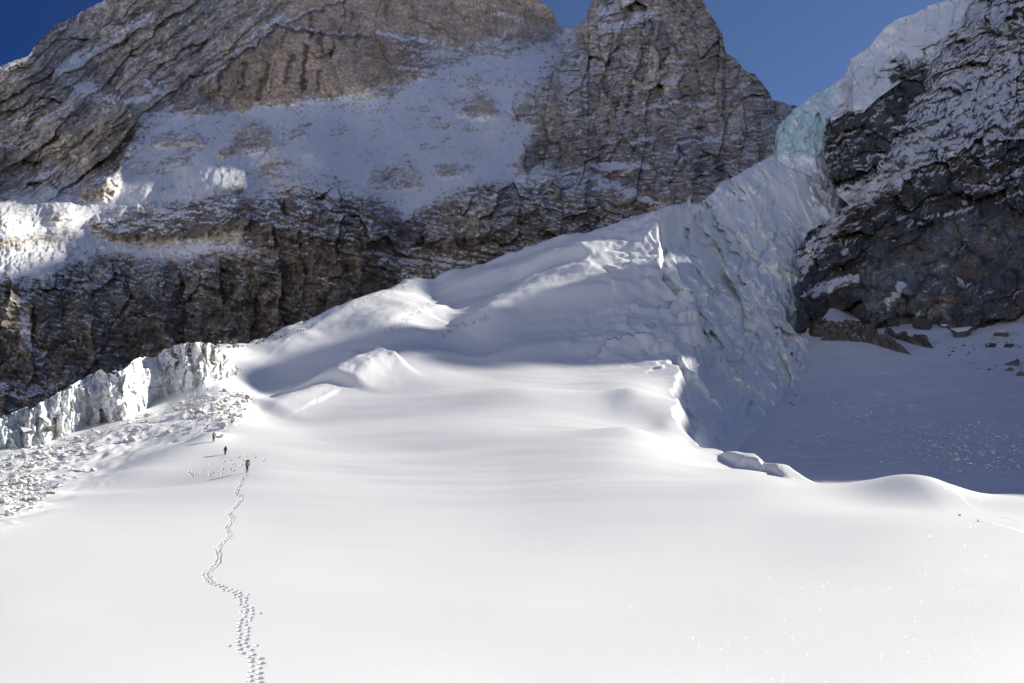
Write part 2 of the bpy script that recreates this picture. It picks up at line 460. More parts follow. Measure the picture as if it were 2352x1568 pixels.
d, s, t = seg_dist(GX, GY, EDGE)
sd = -d * s + sstep(90, 130, GY) * (2.2 * fbm(GX / 9, GY / 14, 4, 66))                                  # + on the valley side
tz_top = tz
tq = np.clip((sd + 0.4) / (6 + 0.035 * GY), 0, 1)
drop = mix(sstep(0.0, 1.0, (sd + 1.0) / (5 + 0.03 * GY)), 1 - (1 - tq) ** 2.2, sstep(98, 112, GY))
gap = np.maximum(tz - vz, 0) * sstep(58, 75, GY) + 0
zz = np.where(sd > -1.0, mix(tz, vz, drop), tz)
GZ = zz
P = np.stack([GX, GY, GZ], -1)
px, py = proj(P)
# wind-worked snow, hollows and mounds
qx_, qy_ = px, py
wind = GX * 0.16 + GY * 0.99                                   # across the wind
alng = GX * 0.99 - GY * 0.16
f_on = sstep(62, 110, GY) * (sd < 2) * sstep(300, 240, GY)
GZ = GZ + f_on * (0.50 * fbm(alng / 60, wind / 26, 3, 15) + 0.10 * (ridged(alng / 26, wind / 7.5, 3, 16) - .5) * sstep(-.1, .3, fbm(alng / 60, wind / 40, 2, 14)))
GZ = GZ + sstep(15, 30, GY) * (sd < 2) * (1 - f_on) * 0.05 * fbm(alng / 18, wind / 11, 2, 17) * sstep(140, 90, GY)
edge_on = sstep(-44, -4, sd) * sstep(225, 262, GY) * (sd < 3)
ef, eh = facets((GX * .8 - GY * .6) / 9 + .4 * fbm(GX / 9, GY / 9, 3, 103), (GX * .6 + GY * .8) / 20, 40, 1.2)
GZ = GZ + edge_on * (2.4 * ef + 1.2 * fbm(GX / 5, GY / 5, 4, 104))
g_on = sstep(235, 290, GY) * (sd < 3)
GZ = GZ + g_on * (1.2 * fbm((GX * .82 + GY * .57) / 60, (GY * .82 - GX * .57) / 22, 4, 18) + 0.3 * fbm(GX / 9, GY / 9, 4, 19))
v_on = (sd > 3) * sstep(72, 120, GY)
GZ = GZ + v_on * (0.5 * fbm(GX / 26, GY / 26, 4, 21) + 0.12 * fbm(GX / 3, GY / 3, 3, 22))
drift = np.exp(-((GX - 36) / 30) ** 2 - ((GY - 222) / 38) ** 2) * (sd < 1)
dl = GY * 0.98 - GX * 0.22 + 1.6 * fbm(GX / 16, GY / 16, 3, 110)
GZ = GZ + drift * (0.32 * (ridged(GX / 34, dl / 8.5, 3, 111) - .5) + 0.7 * fbm(GX / 40, dl / 18, 3, 112))
def mound(mx_, my0, y, h, rx, ry):
    global GZ
    c = unproj(mx_, my0, y)
    GZ = GZ + h * np.exp(-((GX - c[0]) / rx) ** 2 - ((GY - c[1]) / ry) ** 2)
for q in ((2110,1105,86,1.5,6,9),(2020,1150,76,-0.5,7,8),(1000,1000,150,1.1,16,14),(940,1030,132,-0.6,12,7),(1150,930,185,1.6,17,12),(420,1040,134,1.3,7,10),(330,1110,112,-0.9,10,6),(480,1020,140,1.2,3.2,4),
          (300,1080,118,1.0,8,6),(880,880,205,-1.2,12,12),(1320,905,188,1.4,18,10),(1740,1075,112,1.2,8,8),(1480,1010,140,1.1,9,6),(640,960,175,-2.0,14,14),(850,890,212,1.5,10,9)):
    mound(*q)
mound(2118, 1104, 84, 0.5, 4.2, 6)
# moraine: a hummocky belt of rubble under the ice wall
mor = rmap(0)
paint_poly(mor, [(-120,1075),(0,1040),(90,1022),(250,975),(400,915),(520,880),(590,905),(585,935),(545,968),(500,995),(420,1010),(330,1045),(240,1090),(150,1130),(100,1165),(0,1200),(-120,1230)], 1, 40)
mo = sample(mor, px, py) * (GY < 230)
GZ = GZ + mo * (0.8 * fbm(GX / 8, GY / 11, 4, 23) + 0.35 * (1 - 2 * np.abs(fbm(GX / 2.6, GY / 3.2, 3, 24))) * sstep(-.1, .5, fbm(GX / 14, GY / 14, 3, 25) + .15))
GE = GZ / GY
def hit(px, py, ymin=0.0):
    """where the sight line through (px, py) first meets the ground"""
    X, Yc, Z = ray(px, py)
    t, e = X / Yc, Z / Yc
    c = np.clip(np.searchsorted(TC, t) - 1, 0, len(TC) - 2); f = (t - TC[c]) / (TC[c + 1] - TC[c])
    col = GE[:, c] * (1 - f) + GE[:, c + 1] * f
    i = np.nonzero((col[8:-1] <= e) & (col[9:] >= e) & (ROWS[8:-1] > ymin))[0]
    if len(i) == 0: return None
    i = i[0] + 8
    k = (e - col[i]) / (col[i + 1] - col[i] + 1e-9)
    y = ROWS[i] * (1 - k) + ROWS[i + 1] * k
    return Vector((t * y, y, e * y))
def vhit(px, py):
    """the same on the valley floor alone"""
    X, Yc, Z = ray(px, py)
    t, e = X / Yc, Z / Yc
    y = np.linspace(60, 480, 2000)
    col = tpsV(np.full(2000, t), np.log(y) * 0.45)
    i = np.nonzero((col[:-1] <= e) & (col[1:] >= e))[0]
    return float(y[i[0]]) if len(i) else 330.0

def depth_tps(pts, lam=1e-3):
    p = np.array(pts, float)
    return TPS(p[:, :2] / 500.0, np.log(p[:, 2]), lam)
def line(pts):
    p = np.array(pts, float)
    return lambda x: np.interp(x, p[:, 0], p[:, 1])
def back_rows(P, k=5, dy=0.03, dz=0.05):
    """close a crest behind: extra rows that run back and down"""
    top = P[0]
    rows = [top * np.array([1 + dy * i, 1 + dy * i, 1]) - np.array([0, 0, 1]) * top[:, 1:2] * dz * i ** 1.3 for i in range(k, 0, -1)]
    return np.concatenate([np.stack(rows), P], 0)
def pad_rows(a, k=5):
    return np.concatenate([np.repeat(a[:1], k, 0), a], 0)
def rot(px, py, deg):
    c, s = math.cos(math.radians(deg)), math.sin(math.radians(deg))
    return px * c - py * s, px * s + py * c            # first: along a line rising to the right by deg

# ------------------------------------------------------------------ the trail: every print is a dent in the snow
TRAIL = [(590,1590),(588,1568),(586,1547),(589,1516),(571,1501),(557,1486),(558,1455),(558,1428),(571,1415),(572,1397),(558,1388),(557,1374),(537,1359),(509,1348),(485,1339),(468,1319),(488,1304),(500,1293),(503,1278),(499,1262),
  (511,1247),(528,1229),(520,1210),(537,1189),(526,1178),(543,1161),(557,1144),(543,1131),(558,1100),(566,1090)]
TP = [hit(*p) for p in TRAIL]
TP = [p for p in TP if p]
prints = []
acc, side = 0.0, 1
for a_, b_ in zip(TP[:-1], TP[1:]):
    dv = Vector((b_.x - a_.x, b_.y - a_.y)); ln = dv.length
    if ln < 1e-3: continue
    dv /= ln; nv = Vector((dv.y, -dv.x))
    while acc < ln:
        c = Vector((a_.x, a_.y)) + dv * acc + nv * side * (0.115 + random.uniform(-.04, .05))
        prints.append((c.x, c.y, math.atan2(dv.x, dv.y) + random.uniform(-.25, .25), random.uniform(0.85, 1.15)))
        if random.random() < 0.22:
            prints.append((c.x + random.uniform(-.3, .3), c.y + random.uniform(-.25, .25), random.uniform(-.5, .5), random.uniform(.6, .85)))
        side = -side
        acc += 0.38 + random.uniform(-.05, .06) if a_.y < 60 else 0.62 + random.uniform(-.06, .06)
    acc -= ln
for (cx_, cy_, rx_, ry_, n_) in ((525,1070,40,20,20),(455,1088,50,9,14),(590,1048,26,14,9),(690,1010,80,24,12),(740,985,30,12,5)):
    for i in range(n_):
        h = hit(cx_ + random.gauss(0, rx_ * .6), cy_ + random.gauss(0, ry_ * .5))
        if h: prints.append((h.x, h.y, random.uniform(-1.2, 1.2), random.uniform(0.7, 1.25)))
prints = prints[:300]
def ground_z(x, y):
    c = min(max(int(np.searchsorted(TC, x / y)) - 1, 0), len(TC) - 2); r = min(max(int(np.searchsorted(ROWS, y)) - 1, 0), len(ROWS) - 2)
    f = (x / y - TC[c]) / (TC[c + 1] - TC[c]); g = (y - ROWS[r]) / (ROWS[r + 1] - ROWS[r])
    return float((GZ[r, c] * (1 - f) + GZ[r, c + 1] * f) * (1 - g) + (GZ[r + 1, c] * (1 - f) + GZ[r + 1, c + 1] * f) * g)
GZ0 = GZ.copy()
pz = [ground_z(x, y) for x, y, _, _ in prints]
for (x, y, an, sc) in prints:
    r0, r1 = np.searchsorted(ROWS, [y - 1.2, y + 1.2]); c0, c1 = np.searchsorted(TC, [(x - .8) / y, (x + .8) / y])
    X, Y = GX[r0:r1, c0:c1] - x, GY[r0:r1, c0:c1] - y
    u = X * math.cos(an) - Y * math.sin(an); v = X * math.sin(an) + Y * math.cos(an)
    lw_, ll_ = 0.066 * sc, max(0.13 * sc, 0.0028 * y)
    k = np.exp(-((u / lw_) ** 2 + (v / ll_) ** 2) ** 2)
    GZ[r0:r1, c0:c1] = np.minimum(GZ[r0:r1, c0:c1], GZ0[r0:r1, c0:c1] - 0.17 * sc * k)
P = np.stack([GX, GY, GZ], -1)
vmask = (sd > 3) & (GY > 62)
quadv = vmask[:-1, :-1] & vmask[1:, 1:]
gl = (GY > 235) & ~vmask
quadg = gl[:-1, :-1] & ~quadv
snowcol = np.broadcast_to(SNOW, P.shape).copy().astype(F32)
dirtm = rmap(0)
for l, w, v in (([(890,757),(925,738),(970,710),(1000,690)],16,.5),([(1017,770),(1060,745),(1117,733)],14,.5),([(780,712),(860,680),(930,655)],10,.35),([(620,780),(700,752)],14,.5)):
    paint_line(dirtm, l, w, v)
px, py = proj(P)
dm = sample(dirtm, px, py) * sstep(0.1, 0.5, fbm(px / 7, py / 5, 4, 26) + .1) * (GY > 200)
snowcol = mix(snowcol, np.array([0.2, 0.18, 0.15], F32), dm[..., None]).astype(F32)
rock0 = dm.astype(F32)
ground = grid_mesh("snow_slope", P, M_snow, ~quadv & ~quadg, {"Col": snowcol, "rock": rock0})
tag(ground, kind="structure")
tag(grid_mesh("valley_floor", P, M_snow, quadv, {"Col": snowcol, "rock": rock0}), kind="structure")
tag(grid_mesh("glacier", P, M_snow, quadg, {"Col": snowcol, "rock": rock0}), kind="structure")

def print_mesh():
    bm = bmesh.new(); rings = []
    for rr, z in ((1.3, 0.006), (1.05, -0.006), (0.75, -0.085), (0.35, -0.105)):
        rings.append([bm.verts.new((math.sin(t) * 0.064 * rr * (1 + 0.12 * math.cos(t)), math.cos(t) * 0.125 * rr, z)) for t in [i * math.tau / 12 for i in range(12)]])
    for q, w in zip(rings[:-1], rings[1:]):
        for i in range(12): bm.faces.new((q[i], q[(i + 1) % 12], w[(i + 1) % 12], w[i]))
    bm.faces.new(rings[-1])
    bmesh.ops.recalc_face_normals(bm, faces=bm.faces)
    me = bpy.data.meshes.new("footprint"); bm.to_mesh(me); bm.free()
    for p in me.polygons: p.use_smooth = True
    me.materials.append(M_print)
    return me
M_print = M_snow.copy(); M_print.name = "trodden_snow"
_b = M_print.node_tree.nodes["Principled BSDF"]
for l in list(_b.inputs["Base Color"].links): M_print.node_tree.links.remove(l)
_b.inputs["Base Color"].default_value = (*[float(v) for v in SNOW], 1)
pm = print_mesh()
for (x, y, an, sc), z in zip(prints, pz):
    o = bpy.data.objects.new("footprint", pm); COL.objects.link(o); o.parent = ground
    o.location = (x, y, z + 0.004)
    r_ = int(np.searchsorted(ROWS, y)); c_ = int(np.searchsorted(TC, x / y))
    sy_ = (GZ0[r_ + 3, c_] - GZ0[r_ - 3, c_]) / (ROWS[r_ + 3] - ROWS[r_ - 3])
    sx_ = (GZ0[r_, c_ + 4] - GZ0[r_, c_ - 4]) / (GX[r_, c_ + 4] - GX[r_, c_ - 4])
    nrm = Vector((-(sx_ + 0) , -(sy_ - sx_ * x / y) , 1)).normalized()
    o.rotation_mode = 'QUATERNION'
    o.rotation_quaternion = Vector((0, 0, 1)).rotation_difference(nrm) @ Matrix.Rotation(-an, 3, 'Z').to_quaternion()
    o.scale = (sc, sc * max(1.0, 0.0022 * y / (0.125 * sc) if y > 60 else 1), sc)

# snowfield all round, with unseen slopes added behind the viewer to bounce sunlight
ang = np.radians(np.arange(0, 361, 3.0)); rad = np.concatenate([[0.5, 6, 14, 25], np.geomspace(45, 9000, 40)])
GA, GR = np.meshgrid(ang, rad)
zz = -5.5 - np.minimum(GR * 0.05, 60)
back = sstep(0.1, -0.5, np.cos(GA))
zz = zz + back * np.clip(GR - 700, 0, 2600) * 0.42 + back * sstep(500, 1500, GR) * 160 * fbm(GR / 900 * np.sin(GA), GR / 900 * np.cos(GA), 4, 95)
PG = np.stack([GR * np.sin(GA), GR * np.cos(GA), zz], -1)
tag(grid_mesh("snowfield", PG, M_snow, None, {"Col": np.broadcast_to(SNOW, PG.shape).astype(F32).copy(), "rock": np.zeros(GA.shape, F32)}), kind="structure")

# ------------------------------------------------------------------ the far mountain wall
m_top = line([(-140,215),(0,152),(65,127),(80,105),(110,75),(125,57),(150,47),(185,27),(240,0),(400,-90),(700,-230),(1000,-260),(1150,-150),(1210,-50),(1237,0),
  (1265,18),(1275,40),(1283,60),(1300,61),(1312,66),(1330,55),(1344,45),(1350,33),(1353,15),(1360,0),(1420,-90),(1500,-150),(1560,-100),(1613,0),(1636,40),(1658,75),
  (1667,118),(1690,135),(1713,163),(1735,170),(1768,213),(1774,231),(1800,236),(1826,243),(1860,270),(1990,330)])
m_bot = line([(-140,1110),(0,1060),(250,950),(560,860),(930,720),(1260,640),(1420,580),(1650,500),(1800,440),(1990,440)])
NR = 430
mx = np.concatenate([np.arange(-140, -20, 6.0), np.arange(-20, 1900, 2.0)])
mv = np.linspace(0, 1, NR)
MX = np.broadcast_to(mx, (NR, len(mx))).astype(F32)
jag = fbm(mx / 14, mx * 0 + 3.3, 4, 5) * 3.0
MY = (m_top(mx) + jag)[None] * (1 - mv[:, None]) + m_bot(mx)[None] * mv[:, None]
MY = MY.astype(F32)
m_dep = depth_tps([(0,900,570),(300,850,650),(600,800,740),(900,680,790),(1250,570,820),(1500,480,865),(1750,380,910),(1850,300,960),(-140,1000,540),
  (0,780,605),(0,645,640),(60,645,655),(0,570,690),(130,560,742),(0,530,705),(0,480,762),(130,480,802),(260,425,900),(330,440,882),(400,400,955),(450,420,892),(560,355,1020),(200,590,755),(430,575,785),(330,700,700),(600,640,750),(760,600,745),(850,560,765),(100,540,748),(300,560,805),
  (200,500,815),(400,470,850),(550,460,835),(700,440,835),(850,470,840),(930,505,885),(760,500,790),
  (1100,425,890),(1250,470,860),(1224,427,900),(1500,440,880),(1050,500,840),
  (900,400,985),(600,400,985),(1100,330,1100),(800,280,1200),(500,290,1110),(1200,300,1120),(1000,180,1400),(1100,130,1500),(1250,80,1650),(1312,66,1700),
  (150,300,1015),(300,250,1060),(300,380,960),(250,170,1240),(0,250,1070),(0,400,950),(0,455,885),(0,152,1140),(125,57,1350),(240,0,1450),(450,200,1180),(400,60,1330),
  (545,245,1200),(700,215,1235),(780,205,1260),(850,200,1290),(950,172,1370),(620,80,1330),(500,0,1450),(800,0,1500),(1100,0,1640),(1240,0,1720),(900,70,1450),(500,-250,1620),(900,-250,1720),(-140,200,1120),
  (620,365,1000),(550,425,888),(300,385,975),(190,390,975),(100,430,930),
  (1180,265,1170),(1350,60,1480),(1250,190,1300),(1400,390,1010),(1500,250,1190),(1600,300,1110),(1750,330,1000),(1620,0,1470),(1480,0,1470),(1668,117,1350),(1773,230,1220),(1830,245,1230),(1480,-200,1600),(1260,380,1000)])
my_ = np.exp(m_dep(MX / 500, MY / 500))
# regions
SNOWFIELD = [(330,265),(420,255),(545,257),(647,232),(760,222),(830,205),(920,195),(975,165),(1085,137),(1130,130),(1175,128),(1260,112),(1310,68),(1312,90),(1245,165),(1194,217),(1177,258),(1184,277),
  (1227,285),(1215,320),(1195,345),(1169,378),(1180,390),(1250,385),(1300,395),(1240,415),(1224,430),(1150,425),(1100,423),(1000,465),(940,502),(927,505),(880,460),(800,435),(700,395),(640,365),(560,405),(500,440),
  (400,470),(290,478),(215,515),(190,530),(0,545),(0,470),(150,455),(265,415),(285,370),(320,300)]
r_left = rmap(0); paint_poly(r_left, [(-200,150),(240,-40),(760,-300),(640,60),(480,190),(545,240),(330,270),(330,300),(285,400),(0,480),(-200,500)], 1, 40)
r_pale = rmap(0); paint_poly(r_pale, [(470,200),(640,60),(740,-300),(1300,-200),(1300,62),(1000,95),(960,170),(780,215),(545,250)], 1, 40)
r_peak = rmap(0); paint_poly(r_peak, [(1345,40),(1300,110),(1180,265),(1235,290),(1180,390),(1240,430),(1510,470),(1950,420),(1830,230),(1650,-200),(1380,-200)], 1, 30)
r_low = rmap(0); paint_poly(r_low, [(-200,580),(0,640),(100,640),(230,580),(400,600),(600,585),(540,470),(600,450),(760,420),(930,505),(1100,420),(1250,420),(1520,480),(1500,700),(700,900),(-200,1200)], 1, 30)
wl, wp, wk, wo = (sample(r, MX, MY) for r in (r_left, r_pale, r_peak, r_low))
wx = MX + fbm(MX / 60, MY / 60, 4, 41) * 12; wy = MY + fbm(MX / 60, MY / 60, 4, 47) * 12
la, lc = rot(wx, wy, 38)
crag_m = rmap(0)
CRAGS = [([(195,440),(205,350),(230,285),(262,250),(300,238),(328,288),(318,340),(292,372),(276,420),(240,445)], 34, 14), ([(500,356),(555,290),(585,276),(614,290),(644,340),(570,348)], 16, 10), ([(342,330),(398,296),(445,300),(480,330),(430,336)], 11, 9),
  ([(342,396),(402,350),(428,346),(440,384),(395,390)], 9, 9), ([(1056,262),(1076,232),(1112,208),(1142,238),(1146,268),(1100,272)], 18, 10), ([(826,436),(848,386),(936,368),(968,402),(960,426),(900,436)], 14, 10), ([(1000,398),(1040,376),(1084,388),(1060,406),(1020,410)], 11, 8),
  ([(160,455),(175,428),(240,402),(264,440),(230,464)], 14, 9), ([(850,216),(880,198),(920,205),(890,222)], 9, 8), ([(1052,202),(1092,164),(1112,184),(1166,186),(1090,204)], 9, 9), ([(0,520),(0,482),(150,468),(182,500),(90,512)], 10, 10), ([(488,205),(545,120),(640,60),(800,80),(850,205),(780,214),(700,216),(560,246)], 22, 24),
  ([(850,195),(872,75),(930,84),(1002,146),(985,172),(930,176)], 14, 16), ([(420,255),(430,228),(480,232),(520,250),(470,258)], 10, 8), ([(640,236),(660,215),(740,225),(760,222),(700,240)], 8, 8), ([(650,312),(690,290),(722,304),(690,318)], 6, 8), ([(1235,430),(1250,395),(1330,390),(1420,430),(1500,470),(1350,480)], 20, 14),
  ([(940,505),(1000,460),(1100,425),(1220,430),(1240,470),(1150,540),(1000,570),(945,560)], 24, 16), ([(560,470),(640,400),(760,415),(850,445),(925,510),(905,565),(700,560),(565,520)], 26, 16), ([(205,512),(290,476),(420,466),(545,442),(560,520),(430,545),(255,545)], 22, 12), ([(60,690),(110,640),(230,588),(400,605),(560,575),(640,600),(560,700),(300,780),(90,790)], 18, 20)]
for pl_, h_, f_ in CRAGS:
    paint_poly(crag_m, pl_, h_, f_, add=True)
disp = sample(crag_m, MX + fbm(MX / 18, MY / 18, 3, 105) * 7, MY + fbm(MX / 18, MY / 18, 3, 106) * 7)
disp += (24 * (ridged(la / 360, lc / 60, 4, 1) - 0.55) * wl)
disp += wp * (7 * fbm(MX / 180, MY / 220, 4, 2) + 4 * (ridged(wx / 40, MY / 210, 4, 3) - 0.5))
ka, kc = rot(wx, wy, 8)
disp += wk * (18 * (ridged(wx / 75, wy / 190, 5, 4) - 0.5) + 9 * (ridged(ka / 130, kc / 24, 4, 5) - 0.5))
oa, oc = rot(wx, wy, -14)
wr0 = np.clip(1 - wl - wp - wk - wo, 0, 1)
disp += wo * (22 * (ridged(wx / 95, wy / 230, 5, 6) - 0.5) + 8 * (ridged(oa / 120, oc / 22, 4, 7) - 0.5) + 8 * fbm(wx / 34, wy / 34, 4, 20))
f1, e1 = facets(la / 230, lc / 40, 21); f2, e2 = facets(la / 75, lc / 13, 22)
disp += wl * (18 * f1 + 5 * f2)
f3, e3 = facets(wx / 70, wy / 120, 23); f4, e4 = facets(ka / 60, kc / 16, 24)
disp += wp * (5 * f3 + 1.6 * f4)
f5, e5 = facets(wx / 46, wy / 120, 25); f6, e6 = facets(ka / 30, kc / 11, 26)
disp += wk * (15 * f5 + 6 * f6)
lowb = sstep(570, 630, MY)
f7, e7 = facets(wx / mix(52, 66, lowb), wy / 62, 27)
f7b, e7b = facets(wx / 64, wy / 170, 30)
f7 = mix(f7, f7b, lowb); e7 = mix(e7, e7b, lowb); f8, e8 = facets(oa / 60, oc / 12, 28)
disp += wo * (22 * f7 + 4.5 * f8)
ha, hc = rot(wx, wy, 6)
qs = np.where(wl > .5, lc, np.where(wo > .5, hc, kc)) / 11.0 + 0.9 * fbm(MX / 45, MY / 45, 4, 107)
fr = qs - np.floor(qs)
disp += (1 - wp) * 3.0 * (0.5 - fr) * (1 - wr0)
f9, e9 = facets(MX / 13, MY / 8.5, 29)
crk = (sstep(0.10, 0.0, e1) + sstep(.12, 0, e2) * .7) * wl + (sstep(.05, 0, e3) * .5 + sstep(.06, 0, e4) * .4) * wp + (sstep(.08, 0, e5) + sstep(.12, 0, e6) * .7) * wk + (sstep(.08, 0, e7) + sstep(.12, 0, e8) * .7) * wo
crk = np.clip(crk + 0.35 * sstep(.10, 0, e9), 0, 1)
wr = np.clip(1 - wl - wp - wk - wo, 0, 1)
disp += wr * 7 * fbm(MX / 90, MY / 70, 3, 8)
smooth_m = rmap(0)
paint_poly(smooth_m, SNOWFIELD, 1, 30)
disp += (1 - 0.75 * sample(smooth_m, MX, MY)) * (0.35 + 0.65 * (1 - wp)) * (3.5 * fbm(MX / 17, MY / 15, 4, 9, gain=.6) + 1.8 * f9)
hum = rmap(0)
for pl_ in ([(-20,660),(-20,590),(60,575),(150,545),(250,545),(200,575),(90,610)], [(-20,540),(0,505),(130,455),(270,410),(290,440),(180,480),(60,510)], [(300,445),(330,415),(450,385),(560,345),(640,350),(630,385),(560,430),(430,440)]):
    paint_poly(hum, pl_, 1, 26)
hx = MX + fbm(MX / 24, MY / 24, 3, 99) * 14 + MY * 0.5
saw = (hx / 30) % 1.0
disp += sample(hum, MX, MY) * (4.0 * (.5 - np.where(saw < .82, saw / .82, (1 - saw) / .18)) + 3 * fbm(MX / 12, MY / 9, 3, 100))
my_ = my_ - disp * (my_ / 1000)
P = unproj(MX, MY, my_)
nn = normals(P)
# where snow lies
sm = rmap(0.16)
paint_poly(sm, [(870,80),(1000,95),(1200,80),(1310,66),(1275,115),(1100,130),(1000,155),(940,150)], 0.47, 24)
paint_poly(sm, SNOWFIELD, 0.86, 13)
ro = random.Random(77)
xs_ = [p[0] for p in SNOWFIELD]; ys_ = [p[1] for p in SNOWFIELD]
for k in range(230):                                  # rock ribs and stones showing through the snow
    ox, oy = ro.uniform(min(xs_), max(xs_)), ro.uniform(min(ys_), max(ys_))
    big = ro.random() ** 2.5
    rx = 6 + 26 * big; ry = rx * ro.uniform(.22, .5)
    paint_oval(sm, ox, oy, rx, ry, -(0.22 + 0.34 * ro.random()), rot=math.radians(ro.uniform(-40, -5) if ox < 900 else ro.uniform(-30, 20)), add=True)
paint_poly(sm, [(-140,500),(0,470),(130,430),(270,400),(262,450),(150,480),(0,500)], 0.62, 20)
paint_poly(sm, [(-140,600),(0,585),(130,555),(190,522),(250,540),(330,570),(440,545),(560,565),(600,585),(480,578),(400,602),(330,592),(230,580),(150,602),(110,635),(68,665),(50,645),(-140,650)], 0.88, 16)
paint_line(sm, [(56,650),(52,720),(60,760),(75,800)], 22, 0.85)
paint_line(sm, [(70,790),(100,810)], 12, 0.7)
paint_poly(sm, [(-140,860),(0,880),(60,890),(140,880),(90,905),(0,910),(-140,920)], 0.75, 16)
paint_poly(sm, [(120,165),(175,125),(152,180),(200,190),(235,215),(292,232),(240,238),(190,218),(150,185)], 0.8, 12)
paint_line(sm, [(335,42),(240,100),(150,160)], 26, 0.62)
for l, w, v in (([(650,35),(560,95),(480,185)],12,.55),([(608,18),(570,45)],9,.7),([(440,60),(428,70)],9,.7),([(335,185),(390,240)],14,.55),([(290,235),(345,222)],16,.8),
  ([(1355,382),(1480,381)],16,.8),([(1302,72),(1350,70),(1420,62),(1500,33)],22,.72),([(1385,28),(1435,6)],30,.75),([(1420,215),(1480,205),(1560,180)],9,.7),([(1350,240),(1300,262)],9,.5),
  ([(1340,395),(1420,430),(1480,455)],18,.8),([(1480,455),(1512,472)],20,.85),([(1130,100),(1190,60)],8,.6),([(1195,45),(1140,30)],6,.9),([(-10,155),(66,128)],12,.95),
  ([(185,27),(240,0)],10,.75),([(1325,63),(1250,165),(1195,225)],26,.7),([(520,225),(545,245)],12,.6),([(870,75),(1000,100),(1040,112)],9,.75),([(900,150),(985,165)],9,.75),
  ([(780,0),(632,55),(566,108),(518,138)],6,.62),([(640,54),(705,66),(790,80)],4,.6),([(1420,150),(1500,135),(1580,140)],5,.6),([(1380,175),(1450,160)],5,.55),([(1480,250),(1560,235),(1640,240)],5,.55),([(1560,330),(1680,310)],5,.55),([(1430,330),(1500,318)],5,.5),([(60,420),(130,390),(200,370)],14,.5),([(20,330),(110,270),(170,230)],14,.45),([(0,300),(60,270)],12,.5)):
    paint_line(sm, l, w, v)
paint_poly(sm, [(860,570),(950,560),(1100,572),(1250,545),(1300,560),(1100,610),(940,660),(850,620)], 0.50, 30)
paint_poly(sm, [(200,510),(300,470),(430,470),(550,445),(560,480),(430,530),(330,545),(220,540)], 0.44, 16)
paint_poly(sm, [(560,500),(600,440),(760,420),(850,450),(925,510),(905,565),(760,560),(640,560)], 0.32, 24)
paint_poly(sm, [(940,505),(1000,465),(1100,428),(1240,432),(1500,474),(1400,540),(1200,550),(1000,570)], 0.33, 24)
paint_poly(sm, [(-100,660),(60,680),(230,600),(400,612),(560,590),(640,620),(560,650),(300,660),(120,700),(-100,720)], 0.3, 24)
paint_poly(sm, [(560,410),(650,370),(760,405),(840,440),(820,455),(700,440),(560,450)], 0.5, 16)
paint_poly(sm, [(1240,385),(1350,395),(1420,430),(1330,440),(1240,430)], 0.42, 20)
paint_poly(sm, [(1195,215),(1350,60),(1420,120),(1330,250),(1200,275)], 0.34, 30)
for poly, v in (([(500,355),(555,292),(585,278),(612,292),(640,338),(570,345),(530,354)],.16),([(345,328),(400,297),(445,302),(478,328),(430,333),(370,328)],.34),
  ([(1060,258),(1078,232),(1112,210),(1140,238),(1143,264),(1100,268)],.2),([(828,432),(850,388),(935,370),(966,402),(960,422),(900,432)],.3),([(1002,395),(1040,378),(1082,388),(1060,402),(1020,408)],.2),
  ([(850,215),(880,200),(918,206),(890,220)],.25),([(1055,200),(1092,166),(1110,184),(1165,186),(1090,202)],.34),([(345,392),(405,350),(425,348),(438,380),(395,388)],.4),
  ([(1055,300),(1075,288),(1098,298),(1080,306)],.35),([(650,310),(690,292),(720,305),(690,315)],.45),([(0,480),(150,468),(180,500),(90,510),(0,520)],.42),([(815,355),(835,340),(862,355),(840,362)],.4),
  ([(940,250),(985,235),(1010,258),(960,262)],.55),([(170,430),(240,405),(262,440),(230,462),(160,452)],.25)):
    paint_poly(sm, poly, v, 9)
wpx = MX + fbm(MX / 26, MY / 26, 3, 61) * 11; wpy = MY + fbm(MX / 26, MY / 26, 3, 67) * 9
sv = sample(sm, wpx, wpy)
nz = nn[..., 2]
str_h = fbm(ka / 40, kc / 8, 5, 70, gain=.65); str_d = fbm(la / 50, lc / 9.0, 5, 71, gain=.65); str_o = fbm(oa / 36, oc / 8.0, 5, 72, gain=.65)
stn = np.where(wl > .5, str_d, np.where(wo > .5, str_o, str_h))
speck = fbm(MX / 6.5, MY / 4.0, 3, 73)
rb = np.maximum(fbm(MX / 62, MY / 30, 4, 76), fbm(MX / 34, MY / 17, 3, 77) - .04) + 0.15 * fbm(MX / 15, MY / 9, 2, 78)
ribs = sstep(-0.14, 0.28, rb) * sstep(-0.22, 0.30, fbm(MX / 8, MY / 4.6, 3, 79, gain=.65))
ledge = sstep(0.62, 0.85, 1 - np.abs(fr - 0.5) * 2) * sstep(-0.05, 0.30, fbm(np.where(wl > .5, la, ha) / 26, qs * 0.9, 3, 108) + 0.25 * (nz - .55))
dust = fbm(MX / 9, MY / 3.6, 3, 101, gain=.7)
score = sv + (0.42 * ledge - .05) * (1 - wp) * (sv < .6) + 0.16 * dust * (1 - .5 * wp) + 0.34 * stn * (1 - 0.6 * wp) * (0.45 + 0.55 * (sv < .7)) + 0.20 * speck * (0.5 + 0.5 * (sv < .7)) + 0.75 * np.clip(nz - 0.60, -.35, .35) * (1 - 0.5 * wp) + 0.12 * fbm(MX / 60, MY / 45, 3, 74) - 0.46 * ribs * (sv > 0.55)
snow = sstep(0.44, 0.54, score)
snow = np.maximum(snow, 0.30 * sstep(0.15, 0.44, score) * (1 - wp))
